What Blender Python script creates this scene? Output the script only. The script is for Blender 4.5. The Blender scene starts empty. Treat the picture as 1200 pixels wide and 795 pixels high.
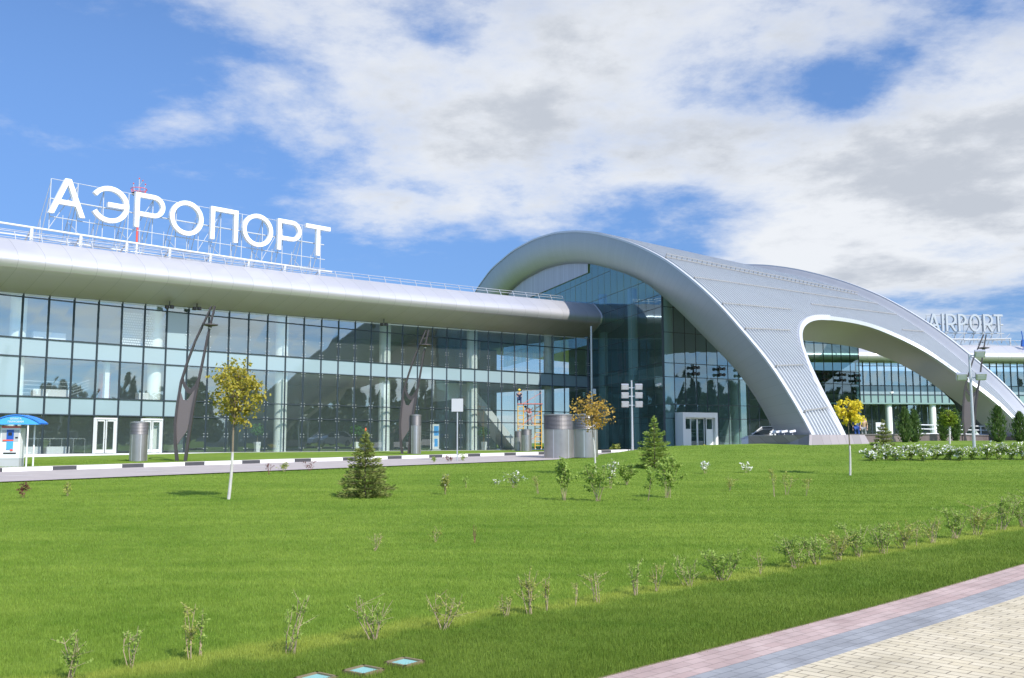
import bpy, bmesh, math, random
import numpy as np
from mathutils import Vector, Matrix
random.seed(11)
R = math.radians
SC = bpy.context.scene
COL = SC.collection
# ------------------------------------------------------------------ camera geometry (eye at the origin, z measured from eye height)
F_PX, PITCH, ROLL = 1120.04, 0.1082, 0.0017
def ray(px, py):
    u = (px-600)/F_PX; v = -(py-397.5)/F_PX
    c, s = math.cos(PITCH), math.sin(PITCH)
    return np.array([u, c-v*s, s+v*c])
def S_(t):
    t = min(max(t, 0.0), 1.0); return t*t*(3-2*t)
WX, WY, WA, WK = -30.1553, 55.2585, 0.8188, -0.0027   # front of the left wing: a gentle arc
WCX, WCY = WX+math.sin(WA)/abs(WK), WY-math.cos(WA)/abs(WK)
def out_of(x, y): return 1/abs(WK)-math.hypot(x-WCX, y-WCY)      # distance in front of the left wing
def H(x, y):                                   # height of the ground
    if y < 10: b = -1.6
    elif y < 50: b = -1.6+.7*(y-10)/40
    elif y < 66: b = -.9+.27*(y-50)/16
    else: b = -.63
    k = S_((x+3)/13)*S_((y-33)/20)
    if k <= 0: return b
    return b+.72*k*max(S_((out_of(x, y)-27.2)/3.0), S_((x-19)/4)*S_((y-50)/4))*S_((80-y)/8)
def ground(px, py):                            # where the sight line of a point in the photo meets the ground
    r = ray(px, py); k = 3.0
    while k < 120:
        x, y, z = r[0]/r[1]*k, k, r[2]/r[1]*k
        if z < H(x, y): return Vector((x, y, H(x, y)))
        k += .03
    return Vector((x, y, H(x, y)))
def at(px, py, Y):
    r = ray(px, py)*(Y/ray(px, py)[1]); return Vector(r)
def W2(s, out=0.0, z=0.0):
    al = WA+WK*s
    x = WX+(math.sin(al)-math.sin(WA))/WK; y = WY-(math.cos(al)-math.cos(WA))/WK
    return Vector((x+math.sin(al)*out, y-math.cos(al)*out, z))
def head(s): return WA+WK*s
_SS = np.linspace(-30, 75, 3501)
def ratio(px, z, Y): return (px-600)/F_PX*(math.cos(PITCH)+z/Y*math.sin(PITCH))    # x/y of a point at height z and depth Y seen at image column px
def s_at(px, out, z=0.0):                      # station on the arc (pushed outwards by out) seen at image column px
    best, bs = 9e9, 0
    for s in _SS:
        P = W2(s, out); e = abs(P.x/max(P.y, 1)-ratio(px, z, max(P.y, 1)))
        if e < best: best, bs = e, s
    return float(bs)
# ------------------------------------------------------------------ mesh builder
class MB:
    def __init__(self): self.v = []; self.f = []; self.m = []; self.uv = []
    def face(self, pts, m=0, uv=None):
        n = len(self.v); self.v += [tuple(p) for p in pts]
        self.f.append(tuple(range(n, n+len(pts)))); self.m.append(m)
        self.uv.append(uv if uv else [(0, 0)]*len(pts))
    def box(self, c, ax, ay, az, m=0):         # centre and three half-axis vectors
        c, ax, ay, az = Vector(c), Vector(ax), Vector(ay), Vector(az)
        if ax.cross(ay).dot(az) < 0: ax = -ax
        n = len(self.v)
        for k in (-1, 1):
            for j in (-1, 1):
                for i in (-1, 1): self.v.append(tuple(c+ax*i+ay*j+az*k))
        for q in ((0, 2, 3, 1), (4, 5, 7, 6), (0, 1, 5, 4), (2, 6, 7, 3), (0, 4, 6, 2), (1, 3, 7, 5)):
            self.f.append(tuple(n+i for i in q)); self.m.append(m); self.uv.append([(0, 0)]*4)
    def abox(self, x0, x1, y0, y1, z0, z1, m=0):
        self.box(((x0+x1)/2, (y0+y1)/2, (z0+z1)/2), ((x1-x0)/2, 0, 0), (0, (y1-y0)/2, 0), (0, 0, (z1-z0)/2), m)
    def bar(self, a, b, w, h=None, m=0, up=(0, 0, 1)):   # rectangular bar between two points
        a, b = Vector(a), Vector(b); d = b-a; h = w if h is None else h
        if d.length < 1e-6: return
        u = Vector(up)
        if abs(d.normalized().dot(u)) > .98: u = Vector((1, 0, 0))
        s = d.cross(u).normalized(); t = s.cross(d).normalized()
        self.box((a+b)/2, d/2, s*(w/2), t*(h/2), m)
    def tube(self, pts, rad, n=8, m=0, cap=True):
        pts = [Vector(p) for p in pts]; rs = rad if isinstance(rad, (list, tuple)) else [rad]*len(pts)
        base = len(self.v); ref = Vector((0.3, 0.2, 1)).normalized()
        for i, p in enumerate(pts):
            d = (pts[min(i+1, len(pts)-1)]-pts[max(i-1, 0)]).normalized()
            if abs(d.dot(ref)) > .97: ref = Vector((1, .1, 0)).normalized()
            s = d.cross(ref).normalized(); t = d.cross(s)
            for k in range(n):
                a = 2*math.pi*k/n; self.v.append(tuple(p+(s*math.cos(a)+t*math.sin(a))*rs[i]))
        for i in range(len(pts)-1):
            for k in range(n):
                k2 = (k+1) % n
                self.f.append((base+i*n+k, base+i*n+k2, base+(i+1)*n+k2, base+(i+1)*n+k)); self.m.append(m); self.uv.append([(0, 0)]*4)
        if cap:
            self.f.append(tuple(base+k for k in range(n))[::-1]); self.m.append(m); self.uv.append([(0, 0)]*n)
            self.f.append(tuple(base+(len(pts)-1)*n+k for k in range(n))); self.m.append(m); self.uv.append([(0, 0)]*n)
    def lathe(self, prof, c=(0, 0, 0), n=24, m=0):       # (radius, z) pairs turned about the vertical
        base = len(self.v); c = Vector(c)
        for r, z in prof:
            for k in range(n):
                a = 2*math.pi*k/n; self.v.append((c.x+r*math.cos(a), c.y+r*math.sin(a), c.z+z))
        for i in range(len(prof)-1):
            for k in range(n):
                k2 = (k+1) % n
                self.f.append((base+i*n+k, base+i*n+k2, base+(i+1)*n+k2, base+(i+1)*n+k)); self.m.append(m); self.uv.append([(0, 0)]*4)
    def prism(self, poly, depth, m=0):         # polygon of 3D points pushed along a vector
        d = Vector(depth); a = [Vector(p) for p in poly]; b = [p+d for p in a]
        self.face(a[::-1], m); self.face(b, m)
        for i in range(len(a)):
            j = (i+1) % len(a); self.face([a[i], a[j], b[j], b[i]], m)
    def leaf(self, c, s, m=0, flat=0.0, asp=.62):
        n = Vector((random.gauss(0, 1), random.gauss(0, 1), random.gauss(0, 1)+flat)).normalized()
        t = n.orthogonal().normalized(); t = Matrix.Rotation(random.uniform(0, 6.28), 3, n) @ t; b = n.cross(t)
        c = Vector(c)
        self.face([c-t*s, c+b*s*asp+n*s*.12, c+t*s, c-b*s*asp+n*s*.12], m)
    def grid(self, fn, nu, nv, m=0, uvfn=None):          # welded sheet fn(i, j) -> point
        base = len(self.v)
        for i in range(nu+1):
            for j in range(nv+1): self.v.append(tuple(fn(i, j)))
        g = lambda i, j: base+i*(nv+1)+j
        for i in range(nu):
            for j in range(nv):
                self.f.append((g(i, j), g(i+1, j), g(i+1, j+1), g(i, j+1))); self.m.append(m)
                self.uv.append([uvfn(i, j), uvfn(i+1, j), uvfn(i+1, j+1), uvfn(i, j+1)] if uvfn else [(0, 0)]*4)
    def build(self, name, mats, parent=None, world=False, smooth=False, org=None):
        me = bpy.data.meshes.new(name)
        o3 = Vector((0, 0, 0))
        if org is not None: o3 = Vector(org)
        elif world and parent is not None:
            q = parent
            while q is not None: o3 = o3+q.location; q = q.parent
        v = np.array(self.v, dtype=float)-np.array(o3)
        me.from_pydata(v.tolist(), [], self.f)
        if not isinstance(mats, (list, tuple)): mats = [mats]
        for mt in mats: me.materials.append(mt)
        me.polygons.foreach_set('material_index', self.m)
        if any(any(q != (0, 0) for q in u) for u in self.uv[:400]):
            l = me.uv_layers.new(name='UVMap'); l.data.foreach_set('uv', [c for u in self.uv for q in u for c in q])
        if smooth: me.polygons.foreach_set('use_smooth', [True]*len(me.polygons))
        me.update()
        ob = bpy.data.objects.new(name, me); COL.objects.link(ob)
        if parent is not None: ob.parent = parent
        elif org is not None: ob.location = o3
        return ob
def thing(name, label, cat, loc=(0, 0, 0), rz=0.0, group=None):
    o = bpy.data.objects.new(name, None); o.empty_display_size = .3; COL.objects.link(o)
    o.location = loc; o.rotation_euler = (0, 0, rz); tag(o, label, cat, group); return o
def tag(o, label, cat, group=None):
    o['label'] = label; o['category'] = cat
    if group: o['group'] = group
    return o
def kind(o, k): o['kind'] = k; return o
def copy_tree(o, parent=None):
    c = o.copy(); COL.objects.link(c)
    if parent is not None: c.parent = parent
    for ch in list(o.children): copy_tree(ch, c)
    return c
def smooth_by_angle(ob, deg=35):
    me = ob.data; bm = bmesh.new(); bm.from_mesh(me)
    for f in bm.faces: f.smooth = True
    for e in bm.edges:
        if len(e.link_faces) == 2 and e.calc_face_angle(0) > R(deg): e.smooth = False
    bm.to_mesh(me); bm.free(); return ob
# ------------------------------------------------------------------ materials
def mat(name, col, rough=.5, metal=0.0, spec=.5, noise=0.0, nscale=4.0, bump=0.0, bscale=40.0, coord='Object'):
    m = bpy.data.materials.new(name); m.use_nodes = True; nt = m.node_tree; b = nt.nodes['Principled BSDF']
    b.inputs['Base Color'].default_value = (*col, 1); b.inputs['Roughness'].default_value = rough
    b.inputs['Metallic'].default_value = metal; b.inputs['Specular IOR Level'].default_value = spec
    if noise or bump:
        tc = nt.nodes.new('ShaderNodeTexCoord')
    if noise:
        n = nt.nodes.new('ShaderNodeTexNoise'); n.inputs['Scale'].default_value = nscale; n.inputs['Detail'].default_value = 5
        nt.links.new(tc.outputs[coord], n.inputs['Vector'])
        mx = nt.nodes.new('ShaderNodeMix'); mx.data_type = 'RGBA'
        mx.inputs[6].default_value = (*[max(0, c*(1-noise)) for c in col], 1); mx.inputs[7].default_value = (*[min(1, c*(1+noise)) for c in col], 1)
        nt.links.new(n.outputs['Fac'], mx.inputs[0]); nt.links.new(mx.outputs[2], b.inputs['Base Color'])
    if bump:
        n2 = nt.nodes.new('ShaderNodeTexNoise'); n2.inputs['Scale'].default_value = bscale; n2.inputs['Detail'].default_value = 4
        nt.links.new(tc.outputs[coord], n2.inputs['Vector'])
        bp = nt.nodes.new('ShaderNodeBump'); bp.inputs['Strength'].default_value = bump; bp.inputs['Distance'].default_value = .02
        nt.links.new(n2.outputs['Fac'], bp.inputs['Height']); nt.links.new(bp.outputs['Normal'], b.inputs['Normal'])
    return m
def leafmat(name, a, b_, trans=.35):
    m = bpy.data.materials.new(name); m.use_nodes = True; nt = m.node_tree; nt.nodes.clear()
    out = nt.nodes.new('ShaderNodeOutputMaterial'); g = nt.nodes.new('ShaderNodeNewGeometry')
    mx = nt.nodes.new('ShaderNodeMix'); mx.data_type = 'RGBA'; mx.inputs[6].default_value = (*a, 1); mx.inputs[7].default_value = (*b_, 1)
    nt.links.new(g.outputs['Random Per Island'], mx.inputs[0])
    d = nt.nodes.new('ShaderNodeBsdfPrincipled'); d.inputs['Roughness'].default_value = .55; d.inputs['Specular IOR Level'].default_value = .3
    t = nt.nodes.new('ShaderNodeBsdfTranslucent'); ms = nt.nodes.new('ShaderNodeMixShader'); ms.inputs[0].default_value = trans
    nt.links.new(mx.outputs[2], d.inputs['Base Color']); nt.links.new(mx.outputs[2], t.inputs['Color'])
    nt.links.new(d.outputs[0], ms.inputs[1]); nt.links.new(t.outputs[0], ms.inputs[2]); nt.links.new(ms.outputs[0], out.inputs[0])
    return m
def glassmat(name, tint, refl, base=.2, pale_refl=0.0, pale_refl_col=(.5, .6, .6)):
    m = bpy.data.materials.new(name); m.use_nodes = True; nt = m.node_tree; nt.nodes.clear()
    out = nt.nodes.new('ShaderNodeOutputMaterial'); tr = nt.nodes.new('ShaderNodeBsdfTransparent'); tr.inputs[0].default_value = (*tint, 1)
    gl = nt.nodes.new('ShaderNodeBsdfGlossy'); gl.inputs['Color'].default_value = (*refl, 1); gl.inputs['Roughness'].default_value = .015
    fw = nt.nodes.new('ShaderNodeLayerWeight'); lw = nt.nodes.new('ShaderNodeMath'); lw.operation = 'POWER'; lw.inputs[1].default_value = 4.5; nt.links.new(fw.outputs['Facing'], lw.inputs[0])
    ma = nt.nodes.new('ShaderNodeMath'); ma.operation = 'MULTIPLY_ADD'; ma.inputs[1].default_value = 1-base; ma.inputs[2].default_value = base; ma.use_clamp = True
    tc = nt.nodes.new('ShaderNodeTexCoord'); nz = nt.nodes.new('ShaderNodeTexNoise'); nz.inputs['Scale'].default_value = .35; nz.inputs['Detail'].default_value = 1
    bp = nt.nodes.new('ShaderNodeBump'); bp.inputs['Strength'].default_value = .25; bp.inputs['Distance'].default_value = .02
    nt.links.new(tc.outputs['Object'], nz.inputs['Vector']); nt.links.new(nz.outputs['Fac'], bp.inputs['Height']); nt.links.new(bp.outputs[0], gl.inputs['Normal'])
    ms = nt.nodes.new('ShaderNodeMixShader')
    nt.links.new(lw.outputs[0], ma.inputs[0]); nt.links.new(ma.outputs[0], ms.inputs[0]); nt.links.new(tr.outputs[0], ms.inputs[1]); nt.links.new(gl.outputs[0], ms.inputs[2])
    df = nt.nodes.new('ShaderNodeBsdfDiffuse'); df.inputs[0].default_value = (*pale_refl_col, 1); m2 = nt.nodes.new('ShaderNodeMixShader'); m2.inputs[0].default_value = pale_refl  # even pale diffuse mixed in to imitate brighter reflections in the panes
    nt.links.new(ms.outputs[0], m2.inputs[1]); nt.links.new(df.outputs[0], m2.inputs[2]); nt.links.new(m2.outputs[0], out.inputs[0]); return m
def panelmat(name, col, rough, metal, du, dv, joint=.75, jw=.03, spec=.5, streak=.06):   # sheet metal with fine joints laid out in UV metres
    m = mat(name, col, rough, metal, spec); nt = m.node_tree; b = nt.nodes['Principled BSDF']
    uv = nt.nodes.new('ShaderNodeUVMap'); br = nt.nodes.new('ShaderNodeTexBrick')
    br.offset = 0; br.inputs['Scale'].default_value = 1; br.inputs['Brick Width'].default_value = du; br.inputs['Row Height'].default_value = dv
    br.inputs['Mortar Size'].default_value = jw; br.inputs['Mortar Smooth'].default_value = .3
    br.inputs['Color1'].default_value = (*[c*(1+streak) for c in col], 1); br.inputs['Color2'].default_value = (*[c*(1-streak) for c in col], 1)
    br.inputs['Mortar'].default_value = (*[c*joint for c in col], 1)
    nt.links.new(uv.outputs[0], br.inputs['Vector']); nt.links.new(br.outputs['Color'], b.inputs['Base Color'])
    return m
def pavemat(name, c1, c2, mort, bw, rh, jw=.006):
    m = mat(name, c1, .85, 0, .25); nt = m.node_tree; b = nt.nodes['Principled BSDF']
    uv = nt.nodes.new('ShaderNodeUVMap'); br = nt.nodes.new('ShaderNodeTexBrick')
    br.inputs['Scale'].default_value = 1; br.inputs['Brick Width'].default_value = bw; br.inputs['Row Height'].default_value = rh
    br.inputs['Mortar Size'].default_value = jw; br.inputs['Mortar Smooth'].default_value = .2
    br.inputs['Color1'].default_value = (*c1, 1); br.inputs['Color2'].default_value = (*c2, 1); br.inputs['Mortar'].default_value = (*mort, 1)
    nz = nt.nodes.new('ShaderNodeTexNoise'); nz.inputs['Scale'].default_value = 2.2; nz.inputs['Detail'].default_value = 8
    rp = nt.nodes.new('ShaderNodeMapRange'); rp.inputs[1].default_value = .3; rp.inputs[2].default_value = .7; rp.inputs[3].default_value = .78; rp.inputs[4].default_value = 1.12
    mx = nt.nodes.new('ShaderNodeMix'); mx.data_type = 'RGBA'; mx.blend_type = 'MULTIPLY'; mx.inputs[0].default_value = 1
    bp = nt.nodes.new('ShaderNodeBump'); bp.inputs['Strength'].default_value = .5; bp.inputs['Distance'].default_value = .006
    nt.links.new(uv.outputs[0], br.inputs['Vector']); nt.links.new(uv.outputs[0], nz.inputs['Vector']); nt.links.new(nz.outputs['Fac'], rp.inputs[0])
    nt.links.new(br.outputs['Color'], mx.inputs[6]); nt.links.new(rp.outputs[0], mx.inputs[7]); nt.links.new(mx.outputs[2], b.inputs['Base Color'])
    iv = nt.nodes.new('ShaderNodeMath'); iv.operation = 'SUBTRACT'; iv.inputs[0].default_value = 1
    nt.links.new(br.outputs['Fac'], iv.inputs[1]); nt.links.new(iv.outputs[0], bp.inputs['Height']); nt.links.new(bp.outputs[0], b.inputs['Normal'])
    return m
M = {}
M['white'] = mat('white_paint', (.8, .8, .8), .4, noise=.04)
M['letterhaze'] = mat('letter_white_hazed', (.43, .46, .50), .4)  # far white letters, distance haze painted in as a greyer tone
M['frame'] = mat('door_frame_white', (.66, .67, .67), .4)
M['letter'] = mat('letter_white', (.86, .86, .86), .35)
M['steel'] = mat('galvanised_steel', (.55, .56, .57), .4, .6, noise=.1, nscale=6)
M['pipe'] = mat('white_pipe', (.72, .73, .74), .4)
M['framegrey'] = mat('sign_frame_paint', (.50, .52, .54), .45)
M['alu'] = panelmat('fascia_panel', (.56, .545, .555), .34, .4, 1.5, 40, .62, .014, streak=.035)
M['eavetint'] = panelmat('eaves_bounce_tint', (.62, .535, .60), .42, .25, 1.5, 40, .7, .014, streak=.03)  # fascia underside, pinkish tint put in to cancel green light from the lawn
M['rim'] = panelmat('rim_panel', (.37, .39, .41), .42, .35, .8, 60, .76, .012, streak=.02)
M['lipface'] = panelmat('rim_lip_panel', (.36, .37, .39), .5, .3, .8, 60, .95, .012, streak=.02)
M['roof'] = mat('ribbed_roof_sheet', (.58, .60, .605), .45, .35, noise=.05, nscale=.6)
M['lip'] = mat('pale_trim', (.60, .61, .63), .4, .2)
M['soffit'] = mat('soffit_panel', (.52, .495, .515), .42, .3, noise=.04, nscale=.7)
M['snow'] = mat('snow_guard_metal', (.36, .35, .345), .6, .3)
M['clad'] = panelmat('seam_cladding', (.46, .47, .50), .5, .3, .55, 60, .7, .04)
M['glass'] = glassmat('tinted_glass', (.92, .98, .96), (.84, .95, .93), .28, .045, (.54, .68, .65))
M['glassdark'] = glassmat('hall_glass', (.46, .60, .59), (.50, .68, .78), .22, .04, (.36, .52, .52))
M['spandrel'] = mat('spandrel_glass', (.29, .385, .415), .06, 0, .9, noise=.03, nscale=.4)
M['spandgreen'] = mat('green_header_glass', (.24, .36, .33), .12, 0, .8, noise=.08, nscale=.5)
M['mull'] = mat('dark_mullion', (.045, .06, .07), .4, .3)
M['bolt'] = mat('glass_fitting_steel', (.8, .82, .82), .3, .3)
M['plinth'] = mat('white_plinth', (.68, .69, .70), .6, noise=.06, nscale=2)
M['col'] = mat('interior_column', (.84, .88, .83), .5)
M['intwall'] = mat('interior_wall', (.60, .63, .62), .8, noise=.2, nscale=.25)
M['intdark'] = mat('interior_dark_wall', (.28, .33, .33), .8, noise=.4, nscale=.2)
M['intfloor'] = mat('interior_floor', (.30, .30, .29), .25)
M['ceil'] = mat('interior_ceiling', (.55, .55, .54), .8)
M['red'] = mat('red_panel', (.62, .10, .06), .5)
M['granite'] = panelmat('granite_slab', (.17, .135, .135), .35, 0, .8, 40, .6, .015, streak=.22)
M['granitel'] = panelmat('granite_slab_pale', (.25, .22, .22), .4, 0, .7, 40, .6, .015, streak=.25)
M['rust'] = mat('dark_bronze_steel', (.095, .082, .08), .5, .5, noise=.15, nscale=3)
M['perf'] = mat('perforated_plate', (.18, .15, .145), .55, .4, noise=.1, nscale=30)
M['inox'] = mat('brushed_steel', (.40, .375, .36), .36, .8, noise=.12, nscale=3)
M['louv'] = mat('louvre_steel', (.20, .19, .19), .5, .6)
M['black'] = mat('black_plastic', (.02, .02, .022), .45)
M['blue'] = mat('blue_panel', (.03, .22, .72), .4)
M['blued'] = mat('dark_blue_panel', (.02, .10, .42), .4)
M['lblue'] = mat('light_blue_panel', (.07, .38, .85), .4)
M['redl'] = mat('red_label', (.75, .10, .07), .45)
M['greyp'] = mat('grey_paint', (.45, .46, .47), .5)
M['lens'] = mat('lamp_glass', (.55, .57, .58), .15)
M['yellow'] = mat('yellow_scaffold_paint', (.75, .42, .03), .5)
M['redpipe'] = mat('red_scaffold_paint', (.70, .13, .06), .5)
M['plank'] = mat('plank', (.52, .45, .34), .8)
M['skin'] = mat('skin', (.55, .34, .25), .6)
M['hair'] = mat('dark_hair', (.03, .02, .015), .7)
M['navy'] = mat('navy_cloth', (.03, .05, .12), .8)
M['bluecl'] = mat('blue_cloth', (.03, .08, .32), .8)
M['pinkcl'] = mat('pink_cloth', (.55, .20, .17), .8)
M['tancl'] = mat('tan_cloth', (.38, .26, .14), .8)
M['greycl'] = mat('grey_cloth', (.30, .30, .32), .8)
M['helmet'] = mat('yellow_helmet', (.75, .55, .03), .35)
M['asphalt'] = mat('worn_asphalt', (.40, .355, .33), .9, 0, .2, noise=.16, nscale=1.2, bump=.3, bscale=60)
M['path'] = mat('sandy_paving', (.50, .45, .38), .9, 0, .2, noise=.12, nscale=3)
M['kerbw'] = mat('kerb_white_paint', (.78, .78, .76), .7, noise=.08, nscale=5)
M['kerbk'] = mat('kerb_black_paint', (.055, .055, .06), .7, noise=.2, nscale=5)
M['line'] = mat('road_line_paint', (.66, .65, .62), .8, noise=.15, nscale=8)
M['bark'] = mat('bark', (.20, .16, .11), .9, noise=.3, nscale=12)
M['lime'] = mat('limewashed_bark', (.50, .48, .44), .9, noise=.32, nscale=9)
M['twig'] = mat('pale_twig', (.36, .28, .18), .9, noise=.2, nscale=20)
M['rtwig'] = mat('reddish_twig', (.24, .10, .08), .9)
M['teal'] = mat('teal_cover_paint', (.24, .46, .42), .6, noise=.12, nscale=9)
M['soil'] = mat('soil', (.20, .15, .085), .95, noise=.3, nscale=8)
M['carw'] = mat('car_white_paint', (.75, .76, .77), .2, 0, .6)
M['carg'] = mat('car_window', (.03, .04, .05), .05, 0, .8)
M['tyre'] = mat('tyre_rubber', (.02, .02, .02), .8)
M['pink'] = pavemat('pink_paver', (.42, .305, .275), (.48, .365, .33), (.33, .25, .22), .2, .1)
M['greypv'] = pavemat('grey_paver', (.265, .268, .275), (.315, .318, .325), (.21, .215, .22), .2, .1)
M['cream'] = pavemat('cream_paver', (.54, .465, .32), (.59, .515, .37), (.24, .20, .145), .21, .10, .006)
# foliage
L = {}
L['yg'] = leafmat('yellow_green_leaf', (.50, .40, .06), (.33, .32, .05))
L['amber'] = leafmat('amber_leaf', (.58, .36, .07), (.40, .28, .06))
L['gold'] = leafmat('golden_leaf', (.86, .70, .05), (.70, .60, .06))
L['spruce'] = leafmat('spruce_needle', (.17, .21, .055), (.30, .33, .09), .3)
L['spruce2'] = leafmat('fresh_spruce_needle', (.19, .29, .055), (.34, .42, .09), .3)
L['thuja'] = leafmat('thuja_leaf', (.06, .12, .03), (.13, .20, .055), .2)
L['ball'] = leafmat('lime_ball_leaf', (.30, .36, .03), (.16, .26, .03), .3)
L['shrub'] = leafmat('shrub_leaf', (.24, .36, .065), (.38, .49, .11), .45)
L['shruby'] = leafmat('yellowish_shrub_leaf', (.42, .45, .11), (.33, .38, .08), .45)
L['shrubr'] = leafmat('purple_leaf', (.13, .04, .04), (.20, .08, .05), .3)
L['flower'] = leafmat('white_blossom', (.75, .74, .66), (.85, .84, .78), .2)
L['forest'] = leafmat('forest_leaf', (.11, .15, .07), (.20, .25, .11), .25)
L['indoor'] = leafmat('houseplant_leaf', (.05, .16, .04), (.09, .24, .06), .2)
ROW_A, ROW_B = ground(82, 797), ground(1197, 619)
def row_band(nt, tc):                           # paler, longer grass along the shrub row: distance from that line
    d = (ROW_B-ROW_A); d.z = 0; d.normalize(); n = Vector((-d.y, d.x, 0)); c = n.dot(ROW_A)
    vm = nt.nodes.new('ShaderNodeVectorMath'); vm.operation = 'DOT_PRODUCT'; vm.inputs[1].default_value = n
    nt.links.new(tc.outputs['Object'], vm.inputs[0]); nz = nt.nodes.new('ShaderNodeTexNoise'); nz.inputs['Scale'].default_value = 1.7; nz.inputs['Detail'].default_value = 4
    nt.links.new(tc.outputs['Object'], nz.inputs['Vector'])
    m0 = nt.nodes.new('ShaderNodeMath'); m0.operation = 'MULTIPLY_ADD'; m0.inputs[1].default_value = .9; m0.inputs[2].default_value = -.45-c
    nt.links.new(nz.outputs['Fac'], m0.inputs[0]); m1 = nt.nodes.new('ShaderNodeMath'); m1.operation = 'ADD'; nt.links.new(vm.outputs['Value'], m1.inputs[0]); nt.links.new(m0.outputs[0], m1.inputs[1])
    ab = nt.nodes.new('ShaderNodeMath'); ab.operation = 'ABSOLUTE'; nt.links.new(m1.outputs[0], ab.inputs[0])
    mr = nt.nodes.new('ShaderNodeMapRange'); mr.interpolation_type = 'SMOOTHSTEP'; mr.inputs[1].default_value = .05; mr.inputs[2].default_value = .34; mr.inputs[3].default_value = .75; mr.inputs[4].default_value = 0
    nt.links.new(ab.outputs[0], mr.inputs[0])
    sd_ = nt.nodes.new('ShaderNodeMapRange'); sd_.interpolation_type = 'SMOOTHSTEP'; sd_.inputs[1].default_value = -.5; sd_.inputs[2].default_value = .1; sd_.inputs[3].default_value = .80; sd_.inputs[4].default_value = 1.0
    nt.links.new(m1.outputs[0], sd_.inputs[0]); return mr.outputs[0], sd_.outputs[0]
def lawn_colour(nt, tc, dark, pale, band):
    def noise(scale, det, mapsc=None):
        n = nt.nodes.new('ShaderNodeTexNoise'); n.inputs['Scale'].default_value = scale; n.inputs['Detail'].default_value = det; n.inputs['Roughness'].default_value = .62
        if mapsc:
            mp = nt.nodes.new('ShaderNodeMapping'); mp.inputs['Scale'].default_value = mapsc; mp.inputs['Rotation'].default_value = (0, 0, R(20))
            nt.links.new(tc.outputs['Object'], mp.inputs[0]); nt.links.new(mp.outputs[0], n.inputs['Vector'])
        else: nt.links.new(tc.outputs['Object'], n.inputs['Vector'])
        return n.outputs['Fac']
    def madd(x, k, y):
        q = nt.nodes.new('ShaderNodeMath'); q.operation = 'MULTIPLY_ADD'; q.inputs[1].default_value = k; nt.links.new(x, q.inputs[0])
        if hasattr(y, 'links'): nt.links.new(y, q.inputs[2])
        else: q.inputs[2].default_value = y
        return q.outputs[0]
    v = madd(noise(.33, 7), .36, 0.0); v = madd(noise(5, 9), .26, v); v = madd(noise(1.0, 6, (.22, 1.5, 1)), .28, v); v = madd(noise(60, 3), .10, v)
    cr = nt.nodes.new('ShaderNodeValToRGB'); cr.color_ramp.elements[0].position = .38; cr.color_ramp.elements[0].color = (*dark, 1)
    cr.color_ramp.elements[1].position = .64; cr.color_ramp.elements[1].color = (*pale, 1); nt.links.new(v, cr.inputs[0])
    mx = nt.nodes.new('ShaderNodeMix'); mx.data_type = 'RGBA'; mx.inputs[7].default_value = (*band, 1); bd, sdv = row_band(nt, tc); nt.links.new(bd, mx.inputs[0]); nt.links.new(cr.outputs[0], mx.inputs[6])
    m3 = nt.nodes.new('ShaderNodeMix'); m3.data_type = 'RGBA'; m3.blend_type = 'MULTIPLY'; m3.inputs[0].default_value = 1; nt.links.new(mx.outputs[2], m3.inputs[6]); nt.links.new(sdv, m3.inputs[7])
    return m3.outputs[2]
def grass_mat():
    m = leafmat('grass_blade', (.1, .2, .02), (.1, .2, .02), .4); nt = m.node_tree; tc = nt.nodes.new('ShaderNodeTexCoord')
    col = lawn_colour(nt, tc, (.145, .255, .026), (.31, .41, .066), (.39, .44, .08))
    rnd = [n for n in nt.nodes if n.type == 'NEW_GEOMETRY'][0]; mr = nt.nodes.new('ShaderNodeMapRange'); mr.inputs[3].default_value = .75; mr.inputs[4].default_value = 1.3
    nt.links.new(rnd.outputs['Random Per Island'], mr.inputs[0]); mx = nt.nodes.new('ShaderNodeMix'); mx.data_type = 'RGBA'; mx.blend_type = 'MULTIPLY'; mx.inputs[0].default_value = 1
    nt.links.new(col, mx.inputs[6]); nt.links.new(mr.outputs[0], mx.inputs[7])
    for n in nt.nodes:
        if n.type == 'BSDF_PRINCIPLED': nt.links.new(mx.outputs[2], n.inputs['Base Color'])
        if n.type == 'BSDF_TRANSLUCENT': nt.links.new(mx.outputs[2], n.inputs['Color'])
    return m
L['grass'] = grass_mat()
def lawn_mat():
    m = mat('lawn', (.1, .2, .02), .9, 0, .15); nt = m.node_tree; b = nt.nodes['Principled BSDF']; tc = nt.nodes.new('ShaderNodeTexCoord')
    nt.links.new(lawn_colour(nt, tc, (.104, .187, .019), (.218, .297, .046), (.265, .31, .055)), b.inputs['Base Color'])
    n = nt.nodes.new('ShaderNodeTexNoise'); n.inputs['Scale'].default_value = 45; n.inputs['Detail'].default_value = 4; nt.links.new(tc.outputs['Object'], n.inputs['Vector'])
    bp = nt.nodes.new('ShaderNodeBump'); bp.inputs['Strength'].default_value = .8; bp.inputs['Distance'].default_value = .03; nt.links.new(n.outputs['Fac'], bp.inputs['Height']); nt.links.new(bp.outputs[0], b.inputs['Normal'])
    return m
M['lawn'] = lawn_mat()
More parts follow.
